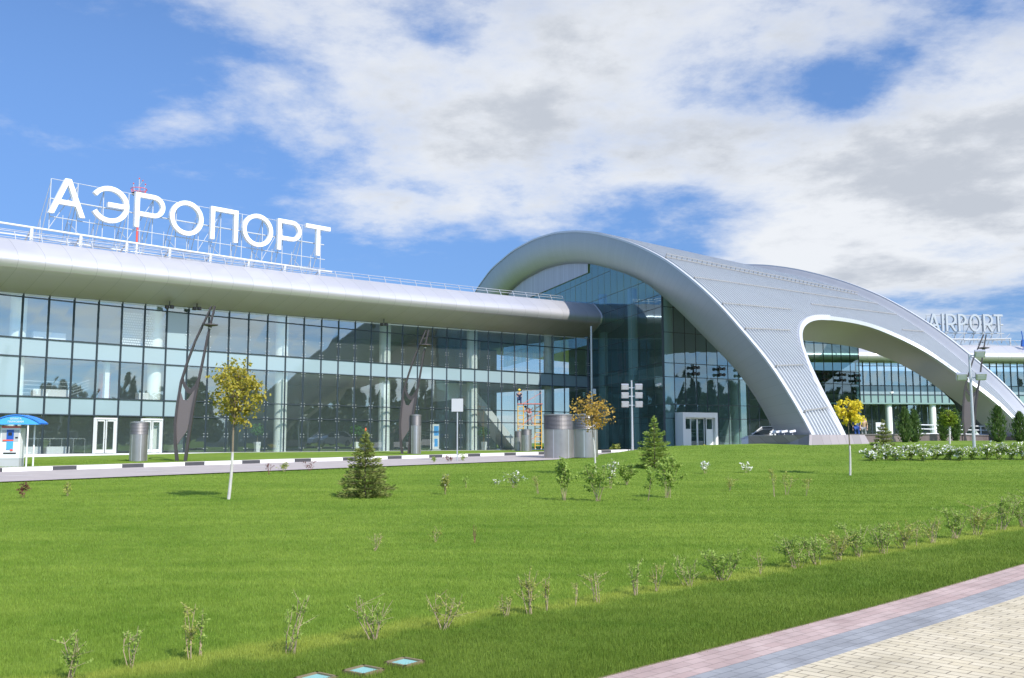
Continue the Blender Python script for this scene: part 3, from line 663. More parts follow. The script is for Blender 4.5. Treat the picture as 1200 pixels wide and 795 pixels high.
def under_z(x, y):                              # height of the vault's underside above a plan point
    k = int(((_gx-x)**2+(_gy-y)**2).argmin()); wq, t = _g[k][0], _g[k][1]; best = 9e9
    for dw in np.linspace(-.025, .025, 11):
        for dt in np.linspace(-.5, .5, 11):
            P = plan(wq+dw, t+dt); e = (P.x-x)**2+(P.y-y)**2
            if e < best: best, bw, bt = e, wq+dw, t+dt
    return UNDER(min(max(bw, 0), 1), bt).z
def hall():
    # ribbed roof with standing seams as real folds
    ribs = 86; cols = []
    for k in range(ribs):
        w0 = .006+(.955-.006)*k/ribs; d = (.955-.006)/ribs
        cols += [(w0, 0), (w0+d*.66, 0), (w0+d*.73, .125), (w0+d*.93, .125)]
    cols.append((.955, 0)); nr = 70; mb = MB()
    def fn(i, j):
        wq, rise = cols[i]; t0 = t_open(wq)
        t = t0+(88-t0)*(j/nr)**1.5
        P = ROOF(wq, t); a = ROOF(wq, t+.2); d = (a-P); n = UL.cross(d.normalized()); n = n if n.z > 0 else -n
        if n.dot(Vector((VL.x, VL.y, .6))) < 0 and t < 30: n = -n
        return P+n.normalized()*rise
    mb.grid(fn, len(cols)-1, nr); roof = mb.build('vault_roof', M['roof'], TERM, world=True)
    # rims: bulging bands along the two open ends
    n, m = 90, 10
    def rim(side):
        mb = MB(); ox = np.linspace(0, 1, n+1); iO = np.interp(ox, np.linspace(0, 1, len(OX)), np.arange(len(OX))); iI = ox*(len(IX)-1)
        for i in range(n+1): pass
        length = [0]
        for i in range(n): length.append(length[-1]+math.hypot(np.interp(iO[i+1], range(400), OX)-np.interp(iO[i], range(400), OX), np.interp(iO[i+1], range(400), OZ)-np.interp(iO[i], range(400), OZ)))
        def fn(i, j):
            to, zo = np.interp(iO[i], range(400), OX), np.interp(iO[i], range(400), OZ); ti, zi = np.interp(iI[i], range(400), IX), np.interp(iI[i], range(400), IZ)
            th = math.pi/2*j/m; a = math.sin(th); u = (1-math.cos(th))*1.3
            t = to+(ti-to)*a; z = zo+(zi-zo)*a
            P = plan(0, t)+UL*u if side == 0 else plan(1, t)-UL*u
            P.z = z; return P
        mb.grid(fn, n, m, 0, lambda i, j: (length[i], j*.3)); return mb.build('arch_rim', M['rim'], TERM, world=True, smooth=True)
    rim(0); rim(1)
    for wa, wb, up_ in ((-.002, .006, .06), (.992, 1.002, .06)):
        mb = MB(); tt = np.linspace(-.2, 85, 90)
        def fn(i, j):
            P = plan((wa, wa, wb, wb)[j], tt[i]); P.z = Po(tt[i])+(-.12, up_, up_, -.12)[j]; return P
        mb.grid(fn, 89, 3); mb.build('rim_edge_trim', M['lip'], TERM, world=True)
    mb = MB(); tt = [max(-.2, -.2+85.2*(i/100)**1.3) for i in range(101)]
    mb.grid(lambda i, j: ROOF(.955+.042*j/6, max(tt[i], t_open(.955)))+Vector((0, 0, .02)), 100, 6, 0, lambda i, j: (tt[i], j*.2)); mb.build('rim_lip', M['lipface'], TERM, world=True, smooth=True)
    # underside
    mb = MB(); nw, nt = 120, 40
    def fu(i, j):
        wq = i/nw; t0 = max(t_open(wq)+3.0, 3.3); t = t0+(84-t0)*(j/nt)**1.3
        P = UNDER(wq, t)
        if wq < .05: P = P+UL*1.3*(1-wq/.05)
        return P
    mb.grid(fu, nw, nt); mb.build('vault_ceiling', M['soffit'], TERM, world=True, smooth=True)
    # reveal of the entrance opening, and its white trim
    ws = list(EW[::3])+[EW[-1]]; ts = list(EZ[::3])+[EZ[-1]]
    mb = MB(); K = len(ws); nj = 6
    def fr(i, j):
        A = ROOF(ws[i], max(ts[i], -.2)); B = UNDER(ws[i], ts[i]+3.0)
        zr = A.z; B.z = max(zr-drop(zr), -.6) if zr > 0 else B.z
        f = j/nj; P = A+(B-A)*f
        bul = math.sin(math.pi*f)*.22; P.z += bul if ts[i] > 7 else 0; return P
    mb.grid(fr, K-1, nj); mb.build('entrance_reveal', M['soffit'], TERM, world=True, smooth=True)
    mb = MB(); prv = None; pts = [ROOF(ws[i], max(ts[i], -.2)) for i in range(K)]
    nrm = (VL+VR).normalized()
    sect = []
    for i in range(K):
        d = (pts[min(i+1, K-1)]-pts[max(i-1, 0)]).normalized(); s = d.cross(nrm).normalized()
        s = s if s.z > 0 or (i < K*.35 and s.x < 0) or (i > K*.65 and s.x > 0) else -s
        q = pts[i]+nrm*.10; sect.append([q+s*.28+nrm*.06, q-s*.12+nrm*.06, q-s*.12-nrm*.35, q+s*.28-nrm*.35])
    K2 = max(i for i in range(K) if ws[i] < .47)
    mb.grid(lambda i, j: sect[i][j % 4], K2, 4); mb.build('entrance_trim', M['lip'], TERM, world=True)
    ed = []
    for i in range(K2, K):
        c, s1_ = pts[i]+nrm*.05, (sect[i][0]-sect[i][1]).normalized(); ed.append([c+s1_*.20+nrm*.07, c-s1_*.10+nrm*.07, c-s1_*.10-nrm*.3, c+s1_*.20-nrm*.3])
    mb = MB(); mb.grid(lambda i, j: ed[i][j % 4], len(ed)-1, 4); mb.build('entrance_edge', M['roof'], TERM, world=True)
    # snow guards across the slope
    for t, wa, wb in ((18.6, .012, .945), (14.1, .012, .945), (10.2, .012, .30), (11.6, .45, .945), (8.4, .81, .945), (7.4, .012, .19), (4.0, .012, .115), (1.2, .012, .10)):
        mb = MB(); k = max(4, int((wb-wa)*VW/.29)); tw = [wa+(wb-wa)*i/k for i in range(k+1)]
        P = [ROOF(q, t+(3.4 if t < 15 else 1.5)*q) for q in tw]; nn = Vector((VL.x*.55, VL.y*.55, .8)).normalized()
        big = t > 18
        for i in range(k):
            mb.bar(P[i]+nn*.16, P[i+1]+nn*.16, .06)
            if big: mb.bar(P[i]+nn*.40, P[i+1]+nn*.40, .05)
            if i % (6 if not big else 2) == 0: mb.bar(P[i], P[i]+nn*(.42 if big else .20), .05)
        mb.build('snow_guard', M['snow'], TERM, world=True)
    # granite plinths under the two feet
    for sgn, wa, wb in ((0, -.035, .145), (1, .90, 1.03)):
        mb = MB(); prof = [(-1.3, -1.0), (-.65, .42), (5.7, .42), (5.7, -1.0)]
        q = [wa+(wb-wa)*i/6 for i in range(7)]
        def fp(i, j): P = plan(q[i]+(-.028 if i == 0 and j in (0,) else 0)+(.02 if i == 6 and j == 0 else 0), prof[j][0]); P.z = prof[j][1]; return P
        mb.grid(fp, 6, 3, 0, lambda i, j: (q[i]*VW, j*1.5))
        for i in (0, 6): mb.face([fp(i, j) for j in (range(4) if i else (3, 2, 1, 0))], 0, [(0, 0), (1.5, 1.5), (5, 1.5), (5, 0)])
        mb.build('granite_plinth', M['granite'] if sgn else M['granitel'], TERM, world=True)
    # return wall of the hall (towards the left wing)
    DB = -VL; OUTR = Vector((-DB.y, DB.x, 0))
    if OUTR.x > 0: OUTR = -OUTR
    rw = lambda a, out, z: C2+DB*a+OUTR*out+Vector((0, 0, z))
    nb = 30
    for i in range(nb):
        a0, a1 = i*1.475, (i+1)*1.475
        z0, z1 = under_z(*rw(a0, 0, 0).xy)+.4, under_z(*rw(a1, 0, 0).xy)+.4
        low = FLOOR if a0 < 15.4 else 9.2
        lev = [z for z in (FLOOR, 2.07, 3.0, ZT3, ZT2, ZT1, 10.72, 11.72, 13.2, 15.4) if z >= low-.01]
        if low > 0: lev = [9.2]+lev
        zs = [(z, z) for z in lev if z < min(z0, z1)-.3]+[(z0, z1)]
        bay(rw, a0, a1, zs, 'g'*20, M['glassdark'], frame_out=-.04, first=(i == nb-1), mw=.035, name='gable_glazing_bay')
    mb = MB(); mb.bar(C2+Vector((.02, -.08, FLOOR)), C2+Vector((.02, -.08, under_z(C2.x, C2.y)+.2)), .16, .16); mb.build('corner_post', M['mull'], TERM, world=True)
    tr = []
    for o_, z_ in EAVES[1:]:                    # cover strip where the eaves of the left wing meet the gable glass
        lo, hi = SEND-8, SEND+3
        for _ in range(40):
            md = (lo+hi)/2; (lo, hi) = (md, hi) if (W2(md, o_)-C2).dot(OUTR) > .05 else (lo, md)
        tr.append(W2(lo, o_, z_+.0215*lo))
    mb = MB(); mb.tube(tr, .07, 6); mb.build('eaves_end_trim', M['steel'], TERM, world=True)
    # metal cladding in the back of that gable
    mb = MB(); a_s = np.linspace(15.5, 43, 30)
    topz = [under_z(*rw(a, 0, 0).xy)+.5 for a in a_s]
    def fc(i, j):
        lowz = 16.1+(a_s[i]-15.5)*.012; return rw(a_s[i], .12, max(topz[i], lowz) if j else lowz)
    mb.grid(fc, 29, 1, 0, lambda i, j: (float(a_s[i]), j*3)); mb.build('gable_cladding', M['clad'], TERM, world=True)
    # front wall under the vault
    DF = (C3-C2); LF = DF.length; DF = DF/LF; OF = Vector((DF.y, -DF.x, 0))
    fw = lambda a, out, z: C2+DF*a+OF*out+Vector((0, 0, z))
    nb = 20
    for i in range(nb):
        a0, a1 = LF*i/nb, LF*(i+1)/nb
        z0, z1 = under_z(*fw(a0, 0, 0).xy)+.3, under_z(*fw(a1, 0, 0).xy)+.3
        lev = [FLOOR, 1.9, 3.0, ZT3, ZT2, ZT1, 10.72]
        zs = [(z, z) for z in lev if z < min(z0, z1)-.3]+[(z0, z1)]
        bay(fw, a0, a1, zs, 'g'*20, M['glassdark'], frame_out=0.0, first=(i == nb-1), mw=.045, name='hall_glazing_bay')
    # side of the hall from its right corner back to the right wing
    C4 = Vector((38.6, 106.0, 0)); DS = C4-C3; LS = DS.length; DS = DS/LS; OS = Vector((DS.y, -DS.x, 0))
    sw = lambda a, out, z: C3+DS*a+OS*out+Vector((0, 0, z))
    for i in range(14):
        a0, a1 = LS*i/14, LS*(i+1)/14
        z0, z1 = under_z(*sw(a0, 0, 0).xy)+.3, under_z(*sw(a1, 0, 0).xy)+.3
        zs = [(z, z) for z in (FLOOR, 3.0, ZT3, ZT2, ZT1) if z < min(z0, z1)-.3]+[(z0, z1)]
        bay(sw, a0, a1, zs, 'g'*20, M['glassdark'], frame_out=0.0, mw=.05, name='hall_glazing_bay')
    # hall interior
    def quad(name, m, a, b, z0, z1):
        mb = MB(); mb.face([Vector((a.x, a.y, z0)), Vector((b.x, b.y, z0)), Vector((b.x, b.y, z1)), Vector((a.x, a.y, z1))]); mb.build(name, m, TERM, world=True)
    back0 = C2+DB*26+DF*2; back1 = C3+DB*22
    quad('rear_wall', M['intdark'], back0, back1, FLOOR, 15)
    mb = MB(); mb.face([C2+DF*.15+DB*.15+Vector((0, 0, FLOOR-.02)), C3+Vector((0, 0, FLOOR-.02))+DB*.15, back1+Vector((0, 0, FLOOR-.02)), back0+Vector((0, 0, FLOOR-.02))]); mb.build('interior_floor', M['intfloor'], TERM, world=True)
    mb = MB()
    for z in (ZT3+.1, ZT2-.05):
        mb.face([C2+DF*1.2+DB*1.2+Vector((0, 0, z)), C2+DF*9+DB*1.2+Vector((0, 0, z)), C2+DF*9+DB*24+Vector((0, 0, z)), C2+DF*1.2+DB*24+Vector((0, 0, z))])
    mb.face([C2+DF*1.2+DB*1.2+Vector((0, 0, ZT3+.1)), C2+DF*1.2+DB*24+Vector((0, 0, ZT3+.1)), C2+DF*1.2+DB*24+Vector((0, 0, ZT2-.05)), C2+DF*1.2+DB*1.2+Vector((0, 0, ZT2-.05))])
    mb.build('upper_floor', M['ceil'], TERM, world=True)
    for P, zt in [(C2+DF*1.1+DB*1.0, 12), (C2+DF*1.3+DB*8.2, 13.5), (C2+DF*1.3+DB*15, 14), (C2+DF*8.2+DB*1.0, 9), (C2+DF*15+DB*1.0, 8.5)]:
        mb = MB(); mb.lathe([(.42, FLOOR), (.42, zt)], P, 18); mb.build('column', M['col'], TERM, world=True, smooth=True)
    # white entrance box with sliding doors
    a0, a1 = 1.15, 1.15+3.3
    mb = MB()
    for a in (a0, a1): mb.prism([fw(a-.13, .1, FLOOR), fw(a+.13, .1, FLOOR), fw(a+.13, .1, 1.95), fw(a-.13, .1, 1.95)], OF*.95)
    mb.prism([fw(a0-.13, .1, 1.95), fw(a1+.13, .1, 1.95), fw(a1+.13, .1, 2.35), fw(a0-.13, .1, 2.35)], OF*.95)
    eb = mb.build('entrance_box', M['white'], TERM, world=True)
    w_ = (a1-a0-.3)/4
    for k in range(4):
        b0 = a0+.15+k*w_; b1 = b0+w_-.03; o = .8 if k in (0, 3) else .65
        mb = MB()
        for b in (b0+.03, b1-.03): mb.bar(fw(b, o, FLOOR), fw(b, o, 1.95), .06)
        mb.bar(fw(b0, o, FLOOR+.08), fw(b1, o, FLOOR+.08), .06, .12); mb.bar(fw(b0, o, 1.9), fw(b1, o, 1.9), .06, .1)
        lf = mb.build('sliding_leaf', M['white'], eb, world=True)
        mb = MB(); mb.face([fw(b0+.06, o, FLOOR+.14), fw(b1-.06, o, FLOOR+.14), fw(b1-.06, o, 1.85), fw(b0+.06, o, 1.85)]); mb.build('door_glass', M['glassdark'], eb, world=True)
        if k in (0, 3):
            mb = MB(); mb.prism([fw(b0+.05, o+.02, FLOOR+.35), fw(b1-.05, o+.02, FLOOR+.35), fw(b1-.05, o+.02, 1.05), fw(b0+.05, o+.02, 1.05)], OF*.03); mb.build('white_panel', M['white'], eb, world=True)
    return fw, rw, LF, OF, DF
FW, RW, LF_, OF_, DF_ = hall()
# --- right wing
H0 = Vector((30.6, 105.15, 0)); HD = Vector((math.cos(R(6)), math.sin(R(6)), 0)); HO = Vector((HD.y, -HD.x, 0))
def rwing(a, out, z): return H0+HD*a+HO*out+Vector((0, 0, z))
def right_wing():
    wd = .832; n = 46
    for i in range(n):
        a0, a1 = 7.6+i*wd, 7.6+(i+1)*wd; Z = lambda z: (z, z); zt = 8.62
        kinds = 'gghsgg'
        bay(rwing, a0, a1, [Z(FLOOR), Z(2.0), Z(4.15), Z(5.25), Z(6.25), Z(8.45), Z(9.0)], kinds, M['glass'], first=(i == n-1), spcol='spandrel')
    aa = np.linspace(0, 62, 50); pr = []
    for k in range(9): pr.append((1.2+1.75*k/8, 10.75-1.0*(k/8)**1.25))
    for k in range(1, 11): pr.append((2.95+.25*math.sin(math.pi*k/10), 9.75-.9*(k/10)))
    for k in range(1, 9): pr.append((2.95-2.98*k/8, 8.85+.0*k))
    pr = [(-4, 11.0)]+pr; ln = [0]
    for a, b in zip(pr[:-1], pr[1:]): ln.append(ln[-1]+math.dist(a, b))
    mb = MB(); mb.grid(lambda i, j: rwing(float(aa[i]), *pr[j]), 49, len(pr)-1, 0, lambda i, j: (float(aa[i]), ln[j])); mb.build('eaves_fascia', M['alu'], TERM, world=True, smooth=True)
    mb = MB(); mb.face([rwing(0, -4, 10.95), rwing(62, -4, 10.95), rwing(62, -22, 10.7), rwing(0, -22, 10.7)]); mb.build('flat_roof', M['roof'], TERM, world=True)
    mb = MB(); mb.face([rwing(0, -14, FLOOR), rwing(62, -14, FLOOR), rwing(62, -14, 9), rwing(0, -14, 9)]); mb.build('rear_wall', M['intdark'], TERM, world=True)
    for z in (FLOOR-.02, 5.3, 6.2):
        mb = MB(); mb.face([rwing(0, -.2, z), rwing(62, -.2, z), rwing(62, -14, z), rwing(0, -14, z)]); mb.build('interior_floor' if z < 0 else 'upper_floor', M['intfloor'] if z < 0 else M['ceil'], TERM, world=True)
    for px in (1038, 1092, 1146, 1200):
        a = (ratio(px, 0, 105.5)*105.5-H0.x)/HD.x+.3
        c = rwing(a, .9, 0); mb = MB(); mb.lathe([(.36, FLOOR), (.36, 4.2)], c, 20); mb.build('column', M['col'], TERM, world=True, smooth=True)
    mb = MB(); mb.prism([rwing(4, 1.5, 4.15), rwing(62, 1.5, 4.15), rwing(62, 1.5, 4.3), rwing(4, 1.5, 4.3)], HO*-1.4); mb.build('canopy_edge', M['spandgreen'], TERM, world=True)
right_wing()
# roof railing along the eaves of the left wing
def roof_railing():
    t = thing('roof_railing', 'thin metal safety railing along the roof edge of the left wing', 'railing', W2(24, .9, 12.3))
    mb = MB(); ss = np.arange(-10, 48, 1.5); zr = lambda s: 11.95+.0215*s
    for dz in (.20, .40):
        mb.tube([W2(s, .9, zr(s)+dz) for s in ss], .022, 6)
    mb.build('rail', M['steel'], t, world=True)
    mb = MB()
    for s in ss: mb.bar(W2(s, 1.2, zr(s)-.15), W2(s, .9, zr(s)+.41), .04)
    mb.build('posts', M['steel'], t, world=True).name = 'railing_frame'
roof_railing()
#@@PART3
# ------------------------------------------------------------------ lettering
def text_mesh(txt, name, mat_, root, origin, ax, az, w_, h_, depth, nrm):
    """A short line of the built-in typeface, flat in a plane."""
    cu = bpy.data.curves.new('text', 'FONT'); cu.body = txt; cu.size = 1; cu.extrude = .05; cu.resolution_u = 3
    ob = bpy.data.objects.new('text', cu); COL.objects.link(ob); dg = bpy.context.evaluated_depsgraph_get()
    me = bpy.data.meshes.new_from_object(ob.evaluated_get(dg)); bpy.data.objects.remove(ob); bpy.data.curves.remove(cu)
    v = np.zeros(len(me.vertices)*3); me.vertices.foreach_get('co', v); v = v.reshape(-1, 3); lo, hi = v.min(0), v.max(0)
    q = (v-lo)/(hi-lo); P = np.array(origin)-np.array(root.location)+q[:, :1]*w_*np.array(ax)+q[:, 1:2]*h_*np.array(az)+q[:, 2:]*depth*np.array(nrm)
    me.vertices.foreach_set('co', P.ravel()); me.materials.clear(); me.materials.append(mat_); me.update()
    ob = bpy.data.objects.new(name, me); COL.objects.link(ob); ob.parent = root; return ob
def arc2(cx, cy, rx, ry, a0, a1, n=22): return [(cx+rx*math.cos(R(a0+(a1-a0)*i/n)), cy+ry*math.sin(R(a0+(a1-a0)*i/n))) for i in range(n+1)]
def glyph(ch, root, origin, ax, w_, h_, depth, nrm, st, mt='letter'):
    """One sign letter built from strokes of width st inside a w_ x h_ box."""
    k = st/2; W, Hh = w_, h_; S_k = []                                 # each stroke: (centre line, closed, cut ends flat along x?)
    if ch == 'A':
        m = st*.56; S_k = [([(m, 0), (W/2-k*.1, Hh)], 0), ([(W-m, 0), (W/2+k*.1, Hh)], 0), ([(W*.24, Hh*.34), (W*.76, Hh*.34)], 0)]
    elif ch == 'E': S_k = [(arc2(W/2-k, Hh/2, W/2, Hh/2-k, 150, -150, 30), 0), ([(W*.38, Hh*.5), (W-k*2, Hh*.5)], 0)]
    elif ch in 'PR':
        r = Hh*.27; S_k = [([(k, 0), (k, Hh)], 0), ([(k*2, Hh-k), (W-r-k, Hh-k)]+arc2(W-r-k, Hh-r-k*.0-k, r, r-.0, 90, -90, 16)[1:]+[(k*2, Hh-2*r-k)], 0)]
        if ch == 'R': S_k.append(([(W*.50, Hh-2*r-k*1.6), (W-k*1.1, 0)], 0))
    elif ch == 'O': S_k = [(arc2(W/2, Hh/2, W/2-k, Hh/2-k, 0, 360, 40)[:-1], 1)]
    elif ch == 'G': S_k = [([(k, 0), (k, Hh)], 0), ([(W-k, 0), (W-k, Hh)], 0), ([(k*2, Hh-k), (W-k*2, Hh-k)], 0)]
    elif ch == 'T': S_k = [([(0, Hh-k), (W, Hh-k)], 0), ([(W/2, 0), (W/2, Hh-k*2)], 0)]
    elif ch == 'I': S_k = [([(W/2, 0), (W/2, Hh)], 0)]
    mb = MB(); ax, nrm, o = Vector(ax), Vector(nrm), Vector(origin); up_ = Vector((0, 0, 1))
    for si, (pts, closed) in enumerate(S_k):
        n = len(pts); P = [Vector((a, b, 0)) for a, b in pts]; sec = []; d0 = .004*si
        for i in range(n):
            a = P[(i-1) % n] if closed or i > 0 else P[i]; b = P[(i+1) % n] if closed or i < n-1 else P[i]
            t_ = (b-a).normalized(); s = Vector((-t_.y, t_.x, 0))*k
            if ch == 'A' and si < 2: s = Vector((-st*.56, 0, 0))
            if ch == 'R' and si == 2: s = Vector((st*.58, 0, 0))
            q = lambda v, d: o+ax*v.x+up_*v.y+nrm*d
            sec.append([q(P[i]+s, depth+d0), q(P[i]-s, depth+d0), q(P[i]-s, -d0), q(P[i]+s, -d0)])
        if closed: sec.append(sec[0])
        mb.grid(lambda i, j: sec[i][j % 4], len(sec)-1, 4)
        if not closed: mb.face(sec[0][::-1]); mb.face(sec[-1])
    return mb.build('letter', M[mt], root, world=True)
def roof_sign():
    t = thing('rooftop_sign', 'large white Cyrillic letters on a pipe frame standing on the left wing roof', 'rooftop sign', W2(12, .5, 12.4))
    zb, zt, out = 13.90, 16.18, .55
    for ch, a, b, over in (('A', 57, 100, 0), ('E', 110.5, 150.5, .04), ('P', 157.5, 192.5, 0), ('O', 198.5, 237.5, .04), ('G', 246, 278, 0), ('O', 283.5, 319, .04), ('P', 324.5, 352, 0), ('T', 357.5, 386, 0)):
        s0, s1 = s_at(a, out, 15), s_at(b, out, 15); A, B = W2(s0, out), W2(s1, out); ax = (B-A); wd = ax.length; ax.normalize(); nr = Vector((ax.y, -ax.x, 0))
        glyph(ch, t, A+Vector((0, 0, zb-over))+nr*-.1, ax, wd, zt-zb+2*over, .26, nr, .29)
    s0, s1 = s_at(61, out, 15), s_at(383, out, 15)
    fr = MB(); ss = np.linspace(s0, s1, 30)
    for z, r, o in ((16.1, .022, .3), (14.9, .045, .15), (13.75, .03, .3)): fr.tube([W2(s, o, z) for s in ss], r, 6)
    st = np.arange(s0, s1+.3, 1.62)
    for k, s in enumerate(st):
        fr.tube([W2(s, .3, 12.86), W2(s, .3, 16.1)], .028, 6)
        fr.tube([W2(s, .28, 15.9), W2(s-.1, -1.9, 12.3)], .02, 6); fr.tube([W2(s, .15, 14.9), W2(s, -1.1, 12.3)], .026, 6)
        fr.tube([W2(s, -1.1, 12.2), W2(s, -1.1, 13.9)], .02, 6)
        if k < len(st)-1 and k % 3 == 0: fr.tube([W2(s, .25, 13.0), W2(st[k+1], .25, 15.9)], .022, 5)
        if k < len(st)-1 and k % 2 == 1: fr.tube([W2(s, -1.1, 13.9), W2(st[k+1], -1.1, 12.4)], .02, 5)
    for s in st[:-1]+.8: fr.tube([W2(s, .3, 12.86), W2(s, .3, 13.95)], .02, 6)
    fr.build('support_frame', M['framegrey'], t, world=True)
    bm_ = MB(); sb = np.linspace(-11, s_at(389, .55, 12.8), 40)
    bm_.tube([W2(s, .55, 12.84) for s in sb], .065, 8); bm_.tube([W2(s, -.9, 12.55) for s in sb], .045, 8)
    for s in np.arange(-10, sb[-1], 2.9): bm_.bar(W2(s, .5, 11.95+.0215*s), W2(s, .55, 12.84), .16, .12); bm_.tube([W2(s, .5, 12.8), W2(s+.3, -1.6, 12.2)], .05, 6)
    bm_.build('base_beam', M['pipe'], t, world=True)
    ra = MB()
    for dz, o in ((.28, -.3), (.52, -.35), (.75, -.4)): ra.tube([W2(s, o, 11.95+.0215*s+dz) for s in sb], .022, 5)
    ra.build('walkway_rail', M['steel'], t, world=True)
    # the Latin sign on the right wing
    t = thing('rooftop_sign', 'small white Latin letters on a dark lattice standing on the far right wing roof', 'rooftop sign', rwing(18, .5, 11))
    def ra_at(px, o):
        q = ratio(px, 13.3, 108); b = H0+HO*o
        return (b.x-q*b.y)/(q*HD.y-HD.x)
    zb, zt, o = 12.35, 14.32, .6
    for ch, a, b in (('A', 1086.5, 1101), ('I', 1103, 1105.6), ('R', 1108, 1120), ('P', 1122.3, 1132), ('O', 1135.3, 1149), ('R', 1151.7, 1163), ('T', 1164, 1174.5)):
        A, B = rwing(ra_at(a, o), o, zb), rwing(ra_at(b, o), o, zb)
        glyph(ch, t, A-HO*.1, HD, (B-A).length, zt-zb, .26, HO, .22, 'letterhaze')
    fr = MB(); a0, a1 = ra_at(1086, .3), ra_at(1176, .3)
    for z, r, oo in ((14.2, .04, .3), (13.2, .09, .2), (12.2, .05, .3), (11.5, .08, .4)): fr.tube([rwing(a0, oo, z), rwing(a1, oo, z)], r, 6)
    for k, a in enumerate(np.arange(a0, a1, 1.1)):
        fr.tube([rwing(a, .3, 11.1), rwing(a, .3, 14.2)], .045, 6); fr.tube([rwing(a, .3, 13.9), rwing(a-.5, -1.6, 11.1)], .035, 6)
        fr.tube([rwing(a, .3, 11.2), rwing(a+1.1, .3, 12.2)], .03, 5)
    fr.tube([rwing(a0+3.5, 1.6, 11.3), rwing(a1+.6, .6, 11.6)], .07, 6); fr.bar(rwing(a1+.5, .6, 10.7), rwing(a1+.5, .6, 11.65), .12)
    fr.build('support_frame', M['greyp'], t, world=True)
    t = thing('roof_railing', 'slanted metal railing along the far right wing roof beside the Latin letters', 'railing', rwing(26, .9, 10.9))
    mb = MB()
    for a in np.arange(a0-3, 50, 1.1): mb.bar(rwing(a, 1.1, 10.75), rwing(a-.3, .9, 11.35), .06)
    mb.tube([rwing(a0-3, .9, 11.35), rwing(50, .9, 11.35)], .03, 5); mb.build('rail', M['steel'], t, world=True)
    # dark lamp housing on the roof edge at the far right
    t = thing('roof_floodlight', 'dark blue floodlight on a mast at the far right roof edge', 'floodlight', at(1199, 409, 105.5))
    mb = MB(); mb.tube([(0, 0, -.4), (0, 0, 1.3), (-.1, 0, 1.9)], .05, 6); mb.build('mast', M['blued'], t)
    mb = MB(); mb.prism([(-.22, -.2, .15), (.22, -.2, .15), (.16, -.2, .9), (-.12, -.2, .9)], (0, .3, 0)); mb.build('housing', M['blued'], t)
roof_sign()
def antenna():
    P = at(160, 295, 74.5); t = thing('antenna_mast', 'red and white banded antenna mast on the roof behind the Cyrillic letters', 'antenna mast', (P.x, P.y, 11.5))
    zt = at(157, 226, 74.5).z-11.5
    for k in range(6):
        mb = MB(); z0, z1 = zt*k/6, zt*(k+1)/6; mb.tube([(0, 0, z0), (0, 0, z1)], .085, 10); mb.build('mast_section', M['white'] if k % 2 == 0 else M['redl'], t)
    mb = MB(); mb.lathe([(.15, zt-.35), (.55, zt-.1), (.55, zt), (.0, zt+.04)], (0, 0, 0), 14); mb.build('platform', M['rust'], t)
    mb = MB()
    for a in range(6):
        c, s = math.cos(a*1.047), math.sin(a*1.047); mb.tube([(c*.5, s*.5, zt), (c*.62, s*.62, zt+.35)], .025, 5)
    mb.tube([(.62*math.cos(i*.5236), .62*math.sin(i*.5236), zt+.33) for i in range(13)], .025, 5); mb.build('guard_rail', M['redl'], t)
    mb = MB(); mb.tube([(0, 0, zt), (0, 0, zt+1.15)], .03, 6); mb.tube([(-.35, 0, zt+.2), (-.45, 0, zt+.75)], .02, 5); mb.tube([(.4, 0, zt+.2), (.5, 0, zt+.7)], .02, 5); mb.tube([(.0, 0, zt+.6), (.28, 0, zt+1.0)], .02, 5); mb.build('antenna_rod', M['greyp'], t)
    mb = MB()
    for p in ((-.45, 0, zt+.8), (.5, 0, zt+.72), (.28, 0, zt+1.03), (0, 0, zt+1.2)): mb.lathe([(.0, -.07), (.07, 0), (.0, .07)], p, 8)
    mb.build('signal_lamp', M['redl'], t)
antenna()
